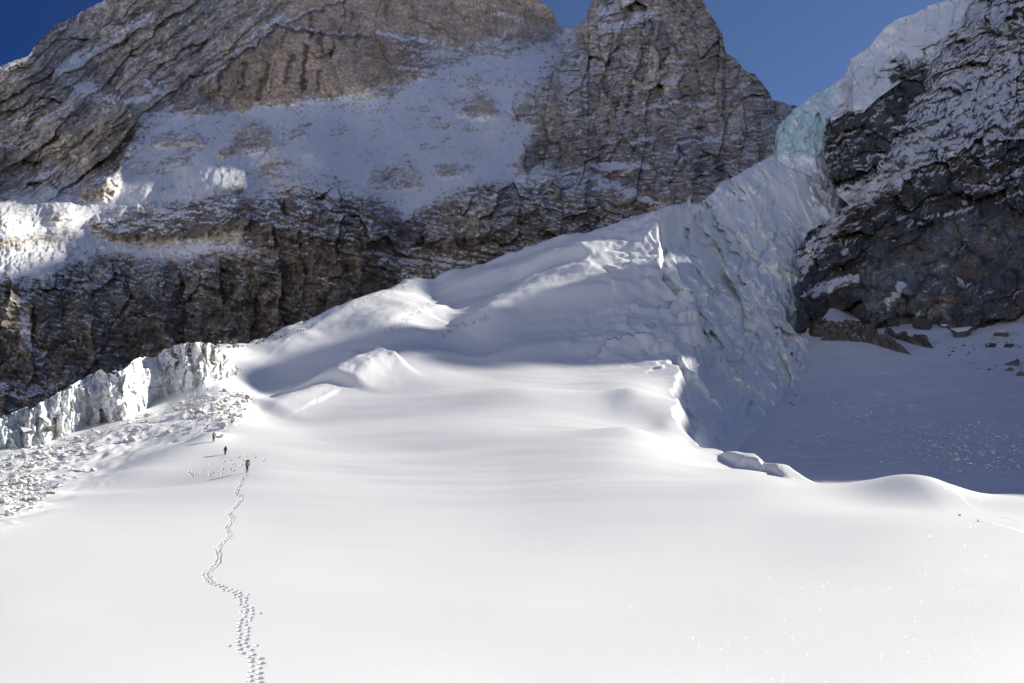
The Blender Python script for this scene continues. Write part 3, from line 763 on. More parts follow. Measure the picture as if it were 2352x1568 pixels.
# rock colours
tone = rmap(0.20)
paint_poly(tone, [(-200,150),(240,-40),(760,-300),(640,60),(480,190),(545,240),(330,270),(285,400),(0,480),(-200,500)], 0.185, 30)
paint_poly(tone, [(540,180),(640,60),(740,-300),(1300,-200),(1300,75),(1100,110),(960,100),(880,60),(860,130),(850,200),(780,210),(545,250)], 0.18, 26)
paint_poly(tone, [(1345,40),(1300,110),(1180,265),(1235,290),(1180,390),(1240,430),(1510,470),(1950,420),(1830,230),(1650,-200),(1380,-200)], 0.20, 20)
paint_poly(tone, [(-200,580),(0,640),(100,640),(230,580),(400,600),(600,585),(540,470),(600,450),(760,420),(930,505),(1100,420),(1250,420),(1520,480),(1500,700),(700,900),(-200,1200)], 0.095, 26)
paint_poly(tone, [(200,510),(420,460),(550,445),(560,520),(430,545),(250,545)], 0.06, 16)
paint_poly(tone, [(560,470),(760,420),(850,450),(925,510),(900,570),(700,560),(560,560)], 0.075, 16)
paint_poly(tone, [(940,500),(1100,425),(1240,430),(1500,470),(1350,545),(1100,575),(950,560)], 0.10, 16)
paint_poly(tone, [(200,330),(300,240),(328,290),(300,340),(280,400),(200,400)], 0.10, 16)
paint_poly(tone, [(1230,300),(1500,290),(1790,350),(1700,400),(1500,470),(1240,430),(1180,385)], 0.14, 40)
paint_poly(tone, [(485,200),(530,130),(600,70),(650,85),(600,170),(590,235),(530,245)], 0.13, 14)
paint_poly(tone, [(870,75),(930,85),(1000,145),(985,170),(930,172),(860,195),(850,130)], 0.13, 16)
paint_poly(tone, [(1060,75),(1095,10),(1130,30),(1140,80),(1100,90)], 0.17, 12)
paint_poly(tone, [(-140,780),(0,790),(120,850),(260,860),(200,890),(0,960),(-140,1000)], 0.09, 30)
for l, w, f in (([(704,105),(698,150),(693,208)],11,.3),([(614,145),(602,190),(590,228)],14,.35),([(562,150),(550,200)],10,.4),([(716,30),(719,85)],8,.4),([(737,72),(740,122)],8,.45),([(672,125),(656,188)],12,.4),([(735,165),(728,205)],12,.45),
  ([(790,2),(640,58),(574,112),(526,142),(496,205)],9,.45),([(632,60),(700,73),(790,88),(850,80)],7,.45),([(760,90),(764,130)],7,.45),([(825,60),(818,110)],6,.5),([(655,70),(646,110)],7,.5),([(880,10),(895,60)],6,.6),([(945,40),(1000,62),(1050,95)],5,.55),
  ([(330,40),(250,92),(170,140)],8,.5),([(470,30),(350,120),(240,190)],9,.5),([(560,30),(430,130),(330,215)],8,.55),([(230,150),(150,205),(60,270)],8,.5),
  ([(1450,200),(1440,260)],9,.4),([(1520,190),(1515,270)],12,.4),([(1460,300),(1455,350)],10,.45),([(1570,150),(1560,230)],8,.5),([(1400,240),(1392,300)],8,.5),([(1610,280),(1600,340)],10,.5),([(1480,90),(1470,150)],9,.5)):
    m_ = rmap(1.0); paint_line(m_, l, w, f); tone *= m_
tn = sample(tone, wpx, wpy)
streak = ridged(wx / 9, MY / 95, 3, 80)
dk = sstep(0.60, 0.78, streak * (0.6 + 0.6 * fbm(MX / 70, MY / 50, 3, 81) ))
tn = tn * (1 - 0.55 * dk * np.clip(wp + wk * 0.9, 0, 1))
tn = 2.45 * tn * (1 + 0.35 * fbm(MX / 40, MY / 40, 5, 82)) * (1 + 0.45 * stn) * (1 + 0.45 * fbm(MX / 9, MY / 8, 4, 87, gain=.7))
tn = tn * (1 + 0.12 * wp) * (1 - 0.45 * crk) * (1 + 0.22 * f9 * (1 - .7 * wp)) * (1 + .25 * (f5 * wk + f7 * wo + f1 * wl))
warm = 0.5 + 0.5 * fbm(wx / 50, wy / 40, 4, 83)
rust = sstep(0.45, 0.8, fbm(wx / 45, wy / 38, 4, 84) + 0.1) * (0.35 + wk * 0.5 + wo * 0.4) * (1 - 0.85 * wp)
rc = tn[..., None] * (np.array([1.22, 1.0, 0.72]) * warm[..., None] + np.array([1.12, 1.0, 0.88]) * (1 - warm[..., None]))
rc = rc * mix(np.ones(3), np.array([1.12, 0.98, 0.86]), wp[..., None])
rc = mix(rc, tn[..., None] * np.array([1.5, 1.0, 0.55]), rust[..., None] * 0.6)
vein = sstep(0.93, 0.99, ridged(oa / 150, oc / 55, 3, 88)) * wo * 0.5
rc = mix(rc, np.array([0.22, 0.2, 0.17]), vein[..., None])
colr = mix(np.clip(rc, 0.012, 0.85), SNOW * 0.97, snow[..., None]).astype(F32)
P2 = back_rows(P); c2 = pad_rows(colr); k2 = pad_rows(1 - snow)
fx = pad_rows(MX)[:-1, :-1]; fy = pad_rows(MY)[:-1, :-1]
pk = sample(r_peak, fx, fy) > 0.5
lw = (sample(r_low, fx, fy) > 0.5) & ~pk
at = {"Col": c2, "rock": k2.astype(F32)}
for nm, kp in (("mountain", ~pk & ~lw), ("rock_peak", pk), ("cliff_band", lw)):
    tag(grid_mesh(nm, P2, M_wall, kp, at), kind="structure")

# ------------------------------------------------------------------ the dark rock face on the right
r_left_edge = line([(-260,2420),(-60,2300),(0,2243),(60,2190),(83,2128),(140,2043),(200,1978),(257,1912),(290,1896),(367,1895),(433,1915),(450,1925),(467,1950),(500,1905),(532,1858),(589,1826),(629,1842),(660,1820),(690,1830),(860,1830)])
rv = np.arange(-260, 860, 2.7)
ru = np.linspace(0, 1, 360) ** 1.0
RYv = np.broadcast_to(rv[:, None], (len(rv), 360)).astype(F32)
re = r_left_edge(rv) + fbm(rv / 12, rv * 0 + 9.1, 4, 31) * 6
RXv = (re[:, None] + (2405 - re[:, None]) * ru[None] ** 1.1).astype(F32)
base_r = [(1841,689),(1901,702),(1945,715),(2001,725),(2075,745),(2148,742),(2218,762),(2268,752),(2352,738),(2500,730)]
pts = [(px, py, vhit(px, py) - 1) for px, py in base_r] + [(px, py + 90, vhit(px, py) + 4) for px, py in base_r]
pts += [(1826,589,385),(1858,532,398),(1905,500,425),(1915,433,440),(1896,367,470),(1900,290,505),(1978,200,560),(2043,140,610),(2128,83,672),(2243,0,765),(2330,-100,870),
  (2352,400,445),(2352,0,700),(2150,400,455),(2150,600,372),(2000,500,408),(2352,200,570),(2352,100,632),(2240,100,665),(2352,-200,860),(2100,250,552),(2000,330,482),(1980,620,364),(2352,600,358),(2550,400,440),(2550,200,565),(2550,0,695),(2550,-200,850)]
r_dep = depth_tps(pts)
ryy = np.exp(r_dep(RXv / 500, RYv / 500))
qx = RXv + fbm(RXv / 50, RYv / 50, 3, 51) * 16; qy = RYv + fbm(RXv / 50, RYv / 50, 3, 57) * 16
ra, rc_ = rot(qx, qy, 27)
d = 11 * (ridged(ra / 190, rc_ / 60, 5, 10) - 0.5) + 7 * (ridged(qx / 70, qy / 120, 4, 11) - 0.5)
d1, d2, cid = cells(ra / 46, rc_ / 17, 3)
d += 3.2 * (cid - 0.5) - 2.2 * sstep(0.14, 0.0, d2 - d1)
d1b, d2b, cidb = cells(ra / 19, rc_ / 8, 4)
d += 1.3 * (cidb - 0.5)
slab0 = rmap(0)
paint_poly(slab0, [(1830,690),(1960,560),(2100,520),(2250,480),(2600,430),(2600,800),(1830,800)], 1, 60)
sl0 = sample(slab0, RXv, RYv)
d = d * (1 - 0.55 * sl0)
g1, h1 = facets(ra / 110, rc_ / 55, 31); g2, h2 = facets(ra / 34, rc_ / 13, 32); g3, h3 = facets(ra / 13, rc_ / 7, 33)
d += 10 * g1 + 4.0 * g2 * (1 - .4 * sl0) + 1.4 * g3 * (1 - .7 * sl0)
crk_r = np.clip(sstep(.07, 0, h1) + sstep(.10, 0, h2) * .7 + sstep(.1, 0, h3) * .4, 0, 1)
d += 1.2 * fbm(qx / 10, qy / 9, 3, 12)
ryy = ryy - d * (ryy / 430)
P = unproj(RXv, RYv, ryy)
nn = normals(P)
slab = sample_slab = rmap(0)
paint_poly(slab, [(1830,690),(1960,560),(2100,520),(2250,480),(2600,430),(2600,800),(1830,800)], 1, 60)
sr = rmap(0.52)
paint_poly(sr, [(2000,200),(2240,30),(2352,-50),(2600,-50),(2600,330),(2352,330),(2200,380),(2080,420),(2050,300)], 0.60, 40)
paint_poly(sr, [(1890,270),(1980,205),(2080,150),(2140,170),(2090,260),(2040,340),(1990,420),(1920,440),(1890,380)], 0.24, 20)
paint_poly(sr, [(1820,650),(1850,530),(1965,465),(2080,425),(2200,375),(2300,320),(2600,280),(2600,800),(1820,800)], 0.20, 26)
paint_poly(sr, [(1830,690),(1960,560),(2100,520),(2250,480),(2600,430),(2600,800),(1830,800)], 0.04, 40)
paint_poly(sr, [(1910,440),(2000,412),(2060,402),(2005,455),(1965,475),(1925,520),(1880,580),(1840,640),(1850,560),(1890,520)], 0.92, 14)
paint_line(sr, [(1850,680),(1920,650),(1960,640)], 22, 0.85)
paint_line(sr, [(2235,10),(2190,65),(2128,90),(2043,148),(1978,208),(1915,262)], 30, 0.9)
paint_poly(sr, [(1860,690),(2000,700),(2100,730),(2352,720),(2352,800),(1860,800)], 0.08, 10)
for l, w, v in (([(2040,700),(2070,655)],16,.9),([(2100,735),(2110,716)],10,.5),([(2130,500),(2230,480)],9,.6),([(2240,430),(2352,390)],20,.55),([(2090,350),(2230,230),(2352,150)],16,.85),([(2060,410),(2140,330)],18,.7)):
    paint_line(sr, l, w, v)
gx_ = RXv + fbm(RXv / 20, RYv / 20, 3, 62) * 10; gy_ = RYv + fbm(RXv / 20, RYv / 20, 3, 68) * 8
sv = sample(sr, gx_, gy_)
sa = fbm(ra / 26, rc_ / 7.5, 4, 75)
score = sv + 0.30 * sa + 0.16 * (0.5 - cidb) + 0.85 * np.clip(nn[..., 2] - 0.6, -.35, .35) - 0.22 * g2 - 0.10 * g3
snow = sstep(0.46, 0.53, score)
tr = rmap(0.06)
paint_poly(tr, [(2020,420),(2060,330),(2140,280),(2120,380),(2060,440)], 0.13, 20)
paint_poly(tr, [(1960,640),(2100,560),(2200,500),(2352,520),(2352,640),(2200,600),(2180,740),(2000,740)], 0.12, 26)
paint_poly(tr, [(2180,570),(2300,560),(2352,600),(2352,740),(2260,740),(2200,680)], 0.085, 30)
tn = sample(tr, gx_, gy_) * (1 + 0.6 * fbm(qx / 30, qy / 26, 5, 85)) * (0.75 + 0.5 * cid) * 2.1 * (1 + 0.4 * fbm(qx / 7, qy / 7, 4, 94, gain=.7))
tn = tn * (1 - 0.5 * crk_r)
rust = sstep(0.35, 0.75, fbm(qx / 70, qy / 60, 4, 86) + 0.25 * (RXv > 2150) * (RYv > 300))
rc = tn[..., None] * np.array([1.02, 1.0, 0.96])
rc = mix(rc, tn[..., None] * np.array([1.45, 1.0, 0.55]), rust[..., None] * 0.7)
v1 = sstep(0.94, 0.99, ridged(ra / 240, rc_ / 60, 3, 89)) * (RYv > 430)
rc = mix(rc, np.array([0.2, 0.19, 0.17]), v1[..., None] * 0.55)
colr = mix(np.clip(rc, 0.01, 0.5), SNOW * 0.97, snow[..., None]).astype(F32)
def side_cols(a, k):
    return np.concatenate([a, np.repeat(a[:, -1:], k, 1)], 1)
Pb = np.concatenate([P] + [P[:, -1:] * (1 + 0.06 * k) + np.array([3.0 * k, 0, -12.0 * k]) for k in range(1, 8)], 1)
Pb = back_rows(Pb, 4, .03, .05)
tag(grid_mesh("rock_face", Pb, M_near, None, {"Col": pad_rows(side_cols(colr, 7), 4), "rock": pad_rows(side_cols((1 - snow).astype(F32), 7), 4)}), kind="structure")

# ridge added unseen on the right, crest shaped to shade valley, ice and wall
RIDGE = [(260,-60),(60,-42),(0,-40),(-40,-40),(-51,-42),(-57,-43),(-87,-49),(-97,-46),(-110,-43.5),(-122,-43.5),(-137,-44.5),(-150,-44.5),(-168,-45),(-190,-46),(-200,-45),(-211,-44),(-217.5,-24),(-219.5,9),(-226,12),(-238.5,13),(-241,10),(-243,-28),(-251,-30),(-268,-20),(-275,-14),(-280,-4),(-286,2),(-291,4),(-299,8),(-308,16),(-318,20),(-331,24),(-345,27),
  (-360,40),(-450,70),(-600,95),(-700,120),(-760,192),(-775,196),(-830,211),(-855,216),(-866,228),(-880,243),(-893,243),(-911,246),(-940,250),(-972,270),(-1000,277),(-1015,284),(-1030,288),(-1038,352),(-1100,420),(-1160,455),
  (-1356,640),(-1491,745),(-1607,860),(-1800,1000),(-2100,1150)]
ra_ = np.array([r[0] for r in RIDGE], float); rb_ = np.array([r[1] for r in RIDGE], float)
fa = np.concatenate([np.arange(260, -200, -6.0), np.arange(-200, -300, -1.0), np.arange(-300, -2100, -9.0)])
fb = np.interp(fa, ra_[::-1], rb_[::-1]) + fbm(fa / 22, fa * 0 + 4, 4, 91) * (0.5 + 2.2 * sstep(-300, -700, fa)) * np.where((fa < -895) & (fa > -1055), 0.4, 1)
cA, sA, cE, sE = math.cos(SUN_AZ), math.sin(SUN_AZ), math.cos(SUN_EL), math.sin(SUN_EL)
fy_ = (150 * cA - fa) / (sA - 0.7 * cA)
fx_ = 0.7 * fy_ + 150
fz_ = (fb + sE * (fx_ * sA + fy_ * cA)) / cE
rows = []
for k, (off, dz) in enumerate([(-0.5, 0.0), (-0.35, 0.34), (-0.2, 0.66), (-0.08, 0.9), (0, 1.0), (0.12, 0.9), (0.35, 0.65), (0.8, 0.3), (1.3, 0.0)]):
    hgt = np.maximum(fz_, 5)
    w = np.where(off < 0, np.minimum(230, 0.5 * hgt) * 0 + (fx_ - 0.665 * fy_ - 12) * 1.9, hgt * 1.1)
    nz_ = fbm(fa / 60 + k * 3.1, fa * 0 + k, 4, 92) * 0.06 * (0 if off == 0 else 1)
    rows.append(np.stack([fx_ + off * w, fy_ - off * w * 0.15, fz_ * (dz + nz_) - 30 * (1 - dz)], -1))
Pq = np.stack(rows)
cq = mix(np.array([0.10, 0.095, 0.09], F32), SNOW, sstep(0.0, 0.2, fbm(Pq[..., 1] / 70, Pq[..., 2] / 50, 4, 93))[..., None]).astype(F32)
tag(grid_mesh("shade_ridge", Pq, M_wall, None, {"Col": cq, "rock": np.full(Pq.shape[:2], .5, F32)}, smooth=False), kind="structure")

# ------------------------------------------------------------------ ice: hanging glacier, ice face of the glacier, ice wall at the lower left
def ice_colour(shape, blue, dirt):
    c = mix(SNOW * 1.09 * np.ones(shape + (3,), F32), np.array([0.56, 0.78, 0.83], F32), np.clip(blue, 0, 1)[..., None])
    return mix(c, np.array([0.16, 0.145, 0.12], F32), np.clip(dirt, 0, 1)[..., None]).astype(F32)

i_top = line([(1700,420),(1776,353),(1781,320),(1785,290),(1808,267),(1825,247),(1835,245),(1855,227),(1873,213),(1901,200),(1921,185),(1935,180),(1951,147),(1955,132),(1971,123),(1998,107),(2015,83),(2035,60),(2061,43),(2101,30),(2128,17),(2131,12),(2178,0),(2235,-15),(2340,-70)])
i_bot = line([(1700,540),(1776,540),(1925,570),(1935,480),(1960,280),(2010,230),(2080,180),(2170,130),(2280,60),(2340,0)])
ix = np.arange(1760, 2340, 2.2); iv = np.linspace(0, 1, 170)
IX = np.broadcast_to(ix, (170, len(ix))).astype(F32)
IY = ((i_top(ix) + fbm(ix / 9, ix * 0, 3, 33) * 2.0)[None] * (1 - iv[:, None]) + i_bot(ix)[None] * iv[:, None]).astype(F32)
i_dep = depth_tps([(1785,290,500),(1825,247,520),(1873,213,545),(1951,147,590),(2035,60,655),(2128,17,725),(2235,-15,790),(2340,-70,850),(1776,353,492),(1828,363,494),(1868,352,500),(1898,343,505),
  (1780,375,488),(1780,420,474),(1850,440,466),(1900,470,460),(1925,530,440),(1776,500,452),(1850,540,430),(1990,215,545),(2060,150,606),(2200,60,712),(1930,240,535),(1930,300,515),(2280,40,770)])
iyy = np.exp(i_dep(IX / 500, IY / 500))
hang = sstep(368, 350, IY) * sstep(1935, 1900, IX)
jx = IX + fbm(IX / 22, IY / 22, 3, 34) * 9
d = hang * (5 * (ridged(jx / 26, IY / 95, 4, 35) - 0.5)) + 4 * fbm(IX / 45, IY / 45, 4, 36) + 1.6 * fbm(IX / 10, IY / 10, 3, 37)
g1, h1 = facets(jx / 30, IY / 52, 36, 1.2); g2, h2 = facets(jx / 12, IY / 20, 37, 1.2)
d += (5 * g1 + 2.0 * g2) * np.maximum(hang, 0.55 * sstep(300, 200, IY) + .35)
ia, ic = rot(jx, IY, -55)
d += (1 - hang) * 7 * (ridged(ic / 40, ia / 110, 4, 38) - 0.5)
iyy = iyy - d
P = unproj(IX, IY, iyy)
blue = hang * (0.75 + 0.35 * fbm(IX / 24, IY / 24, 4, 39)) + (1 - hang) * 0.25 * sstep(0.0, 0.4, fbm(IX / 30, IY / 30, 4, 40))
sl = sstep(370, 385, IY) * (IX < 1960)
blue = blue * (1 - 0.7 * sl)
crk_i = np.clip(sstep(.06, 0, h1) + .6 * sstep(.07, 0, h2), 0, 1) * sstep(-.1, .4, fbm(IX / 30, IY / 30, 3, 98))
blue = blue + 0.5 * crk_i
dirt = 0.35 * crk_i + sstep(0.45, 0.8, fbm(IX / 26, IY / 20, 4, 42) + 0.2) * sl * sstep(1860, 1890, IX) * 0.5
tag(grid_mesh("hanging_glacier", back_rows(P, 4, .02, .05), M_ice, None, {"Col": pad_rows(ice_colour(IX.shape, blue, dirt), 4), "rock": pad_rows(np.clip(blue, 0, 1) * .5, 4).astype(F32)}), kind="structure")

c_top = line([(1430,570),(1500,535),(1560,502),(1590,480),(1640,440),(1652,421),(1690,402),(1720,384),(1776,354),(1800,380),(1900,420)])
cx = np.arange(1430, 1892, 2.0); cv = np.linspace(0, 1, 330)
CX = np.broadcast_to(cx, (330, len(cx))).astype(F32)
CY = ((c_top(cx) + fbm(cx / 8, cx * 0 + 2, 3, 43) * 2.5)[None] * (1 - cv[:, None]) + 1120 * cv[:, None]).astype(F32)
pts = [(1430,570,430),(1500,530,430),(1590,480,442),(1650,420,456),(1720,385,470),(1776,353,488),(1535,640,328),(1560,662,318),(1611,762,292),(1570,842,244),(1600,1000,176),(1572,950,206),(1640,1032,163),
  (1830,560,408),(1840,620,388),(1850,700,365),(1800,480,440),(1880,560,440),(1840,430,462),(1880,480,460),(1700,600,375),(1750,700,345),(1700,800,305),(1650,700,326),(1650,880,252),(1640,960,208),(1700,930,244),
  (1480,700,370),(1480,900,280),(1500,1000,240),(1450,1100,230),(1625,830,268)]
for bx, by in ((1862,790),(1850,832),(1770,935),(1740,985),(1705,1022)):
    pts += [(bx, by, vhit(bx, by)), (bx + 30, by + 50, vhit(bx, by) + 14)]
c_dep = depth_tps(pts)
cyy = np.exp(c_dep(CX / 500, CY / 500))
jx = CX + fbm(CX / 40, CY / 60, 3, 44) * 16; jy = CY + fbm(CX / 40, CY / 60, 3, 45) * 16
ca, cc = rot(jx, jy, -62)
d = 10 * (ridged(cc / 50, ca / 210, 3, 46) - 0.5) + 4.5 * (ridged(cc / 20, ca / 130, 3, 48) - 0.5) + 1.2 * fbm(jx / 30, jy / 30, 3, 49)
g1, h1 = facets(cc / 36 + 0.5 * fbm(CX / 60, CY / 60, 3, 96), ca / 170, 34, 1.2); g2, h2 = facets(cc / 15 + 0.4 * fbm(CX / 30, CY / 30, 3, 102), ca / 60, 35, 1.2)
d += 7.0 * g1 * sstep(1450, 1560, CX) + 2.2 * g2
d1, d2, cid = cells(cc / 40 + 0.5 * fbm(CX / 30, CY / 30, 3, 77), ca / 90, 8)
d += 2.2 * (cid - 0.5) - 1.2 * sstep(0.06, 0.0, d2 - d1)
for arc, h_ in (([(1527,624),(1550,650),(1572,663),(1585,685),(1601,711),(1624,731),(1660,770)], 6), ([(1608,744),(1624,766),(1647,805),(1663,831),(1676,857),(1721,883),(1750,899),(1767,935)], 7),
  ([(1553,841),(1572,842),(1598,857),(1618,892),(1634,909),(1653,928),(1669,964),(1690,1000)], 7), ([(1553,925),(1572,931),(1588,951),(1601,973),(1621,1006),(1634,1022)], 4), ([(1566,947),(1588,999),(1610,1020)], 3),
  ([(1572,663),(1620,672),(1660,700),(1690,740)], 4), ([(1690,402),(1730,470),(1770,560),(1800,640)], 5), ([(1640,440),(1690,520),(1730,600),(1750,680)], 5), ([(1600,480),(1640,560),(1680,640),(1700,720)], 4)):
    dd, ss, tt = seg_dist(CX, CY, arc)
    left = ss > 0
    d = d + h_ * np.where(left, np.exp(-(dd / 26) ** 2), np.exp(-dd / 4.0)) * sstep(0, .08, tt) * sstep(0, .15, 1 - tt)
shelf_m = rmap(0)
paint_poly(shelf_m, [(1735,455),(1790,385),(1900,385),(1930,440),(1905,520),(1850,530),(1790,515)], 1, 40)
shelf = sample(shelf_m, CX, CY)
d = d * (1 - .85 * shelf)
fade = sstep(1.0, 0.75, CY / 1100)
cyy = cyy - d * fade * (cyy / 340)
P = unproj(CX, CY, cyy)
crk0 = sstep(.09, 0, h1) * sstep(-.2, .4, fbm(CX / 40, CY / 40, 3, 53))
blue = 0.10 + 0.30 * fbm(jx / 36, jy / 70, 4, 52) + 0.5 * crk0
crack = np.clip(sstep(0.07, 0.0, h1) * sstep(-.2, 0.4, fbm(CX / 40, CY / 40, 3, 53)) + .5 * sstep(.06, 0, h2) * sstep(0.1, .5, fbm(CX / 30, CY / 30, 3, 97)), 0, 1)
dirt = (crack * 0.10 + 0.08 * sstep(0.45, 0.9, fbm(cc / 9, ca / 50, 4, 54) + sstep(1790, 1850, CX) * 0.2)) * (1 - shelf)
blue = blue * (1 - shelf)
tag(grid_mesh("ice_face", back_rows(P, 4, .02, .05), M_ice, None, {"Col": pad_rows(ice_colour(CX.shape, blue, dirt), 4), "rock": pad_rows(np.clip(blue, 0, 1) * .6, 4).astype(F32)}), kind="structure")

s_top = line([(-120,1000),(0,959),(50,939),(62,932),(66,940),(133,902),(180,875),(217,855),(230,850),(247,855),(262,860),(290,842),(313,822),(360,819),(377,802),(417,789),(457,784),(490,792),(515,812),(540,840),(560,856)])
s_bot = line([(-120,1072),(0,1032),(83,1022),(150,1000),(213,965),(293,939),(350,922),(417,902),(480,880),(530,865),(570,840)])
sx = np.arange(-120, 560, 1.8); svv = np.linspace(0, 1, 120)
SX = np.broadcast_to(sx, (120, len(sx))).astype(F32)
stop = s_top(sx) + fbm(sx / 14, sx * 0 + 5, 4, 55) * 5
SY = (stop[None] * (1 - svv[:, None]) + (s_bot(sx)[None] + 25) * svv[:, None]).astype(F32)
pts = []
for px_ in (-120, 0, 83, 150, 213, 293, 350, 417, 480, 530, 570):
    h = hit(px_, float(s_bot(px_)))
    yb = h.y if h else 170.0
    pts += [(px_, float(s_bot(px_)), yb), (px_, float(s_top(px_)), yb + 5), (px_, float(s_bot(px_)) + 40, yb + 2)]
s_dep = depth_tps(pts)
syy = np.exp(s_dep(SX / 500, SY / 500))
jx = SX + fbm(SX / 30, SY / 40, 3, 56) * 8
g1, h1 = facets(jx / 26, SY / 60, 38, 1.4); g2, h2 = facets(jx / 11, SY / 18, 39, 1.3)
d = 1.9 * g1 + 0.8 * g2 + 2.9 * (ridged(jx / 34, SY / 170, 4, 58) - 0.5) + 1.5 * (ridged(jx / 13, SY / 60, 3, 59) - 0.5) + 1.2 * fbm(SX / 22, SY / 22, 4, 60)
syy = syy - d
P = unproj(SX, SY, syy)
blue = 0.05 + 0.25 * fbm(jx / 18, SY / 60, 4, 63) + 0.35 * sstep(120, 0, SX)
dirt = 0.10 + 0.42 * sstep(0.2, 0.75, fbm(jx / 12, SY / 50, 4, 64) + 0.45 * sstep(350, 440, SX) * sstep(0.75, 0.3, (SY - stop[None]) / 90) + 0.12) + 0.4 * sstep(.06, 0, h1)
tag(grid_mesh("ice_wall", back_rows(P, 4, .03, .02), M_ice, None, {"Col": pad_rows(ice_colour(SX.shape, blue, dirt), 4), "rock": pad_rows(np.clip(dirt, 0, 1), 4).astype(F32)}), kind="structure")
# ------------------------------------------------------------------ stones
def stone_mat(name, base, snow_lo, snow_hi, var=0.35):
    m, nt, b = new_mat(name)
    geo = N(nt, "ShaderNodeNewGeometry"); oi = N(nt, "ShaderNodeObjectInfo")
    no = N(nt, "ShaderNodeTexNoise"); no.inputs["Scale"].default_value = 2.2; no.inputs["Detail"].default_value = 5
    L(nt, geo.outputs["Position"], no.inputs["Vector"])
    sep = N(nt, "ShaderNodeSeparateXYZ"); L(nt, geo.outputs["Normal"], sep.inputs[0])
    ad = N(nt, "ShaderNodeMath", operation='MULTIPLY_ADD'); L(nt, no.outputs["Fac"], ad.inputs[0]); ad.inputs[1].default_value = 0.55; L(nt, sep.outputs["Z"], ad.inputs[2])
    rg = N(nt, "ShaderNodeMapRange"); rg.inputs[1].default_value = snow_lo; rg.inputs[2].default_value = snow_hi; L(nt, ad.outputs[0], rg.inputs[0])
    mr = N(nt, "ShaderNodeMapRange"); mr.inputs[3].default_value = 1 - var; mr.inputs[4].default_value = 1 + var; L(nt, oi.outputs["Random"], mr.inputs[0])
    sc = N(nt, "ShaderNodeVectorMath", operation='SCALE'); sc.inputs[0].default_value = base; L(nt, mr.outputs[0], sc.inputs["Scale"])
    n3 = N(nt, "ShaderNodeTexNoise"); n3.inputs["Scale"].default_value = 5; n3.inputs["Detail"].default_value = 6; L(nt, geo.outputs["Position"], n3.inputs["Vector"])
    m3 = N(nt, "ShaderNodeMapRange"); m3.inputs[3].default_value = 0.55; m3.inputs[4].default_value = 1.45; L(nt, n3.outputs["Fac"], m3.inputs[0])
    s2 = N(nt, "ShaderNodeVectorMath", operation='SCALE'); L(nt, sc.outputs[0], s2.inputs[0]); L(nt, m3.outputs[0], s2.inputs["Scale"])
    mx_ = N(nt, "ShaderNodeMix"); mx_.data_type = 'RGBA'
    L(nt, rg.outputs[0], mx_.inputs["Factor"]); L(nt, s2.outputs[0], mx_.inputs[6]); mx_.inputs[7].default_value = (*[float(v) for v in SNOW], 1)
    L(nt, mx_.outputs[2], b.inputs["Base Color"]); b.inputs["Roughness"].default_value = 0.75; b.inputs["Specular IOR Level"].default_value = 0.2
    bp = N(nt, "ShaderNodeBump"); bp.inputs["Distance"].default_value = 0.12; bp.inputs["Strength"].default_value = 0.7
    L(nt, n3.outputs["Fac"], bp.inputs["Height"]); L(nt, bp.outputs[0], b.inputs["Normal"])
    return m
M_stone = stone_mat("pale_granite", (0.46, 0.43, 0.40), 0.15, 0.5)
M_dark = stone_mat("dark_gneiss", (0.12, 0.113, 0.102), 0.72, 0.95)
M_lump = stone_mat("snow_lump", (0.6, 0.6, 0.6), 0.2, 0.5)

def stone_bm(seed, n=14, flat=0.75, bevel=True):
    r = random.Random(seed); bm = bmesh.new()
    for i in range(n):
        v = Vector((r.gauss(0, 1), r.gauss(0, 1), r.gauss(0, 1))).normalized()
        v *= r.uniform(0.8, 1.05)
        bm.verts.new((v.x * 0.5, v.y * r.uniform(.8, 1) * 0.5, v.z * 0.5 * flat))
    bmesh.ops.convex_hull(bm, input=bm.verts)
    bmesh.ops.delete(bm, geom=[v for v in bm.verts if not v.link_faces], context='VERTS')
    return bm
def stone_mesh(seed, mat, n=14, flat=0.75):
    bm = stone_bm(seed, n, flat); me = bpy.data.meshes.new("boulder"); bm.to_mesh(me); bm.free(); me.materials.append(mat)
    return me
PALE = [stone_mesh(100 + i, M_stone, 12 + i % 5, 0.6 + 0.04 * (i % 7)) for i in range(12)]
DARK = [stone_mesh(200 + i, M_dark, 12 + i % 4, 0.6 + 0.05 * (i % 6)) for i in range(8)]
def put_stone(name, me, p, w, h=None, sink=0.3, label=None, cat="boulder", group=None, ry=None, tilt=0.25, depth=None):
    o = bpy.data.objects.new(name, me); COL.objects.link(o)
    h = h or w * 0.7; dd = depth or w * random.uniform(.8, 1.1)
    o.scale = (w, dd, h / 0.7)
    o.location = (p[0], p[1], p[2] + h * (0.5 - sink))
    o.rotation_euler = (random.uniform(-tilt, tilt), random.uniform(-tilt, tilt), random.uniform(0, 6.28) if ry is None else ry)
    return tag(o, label, cat, group)
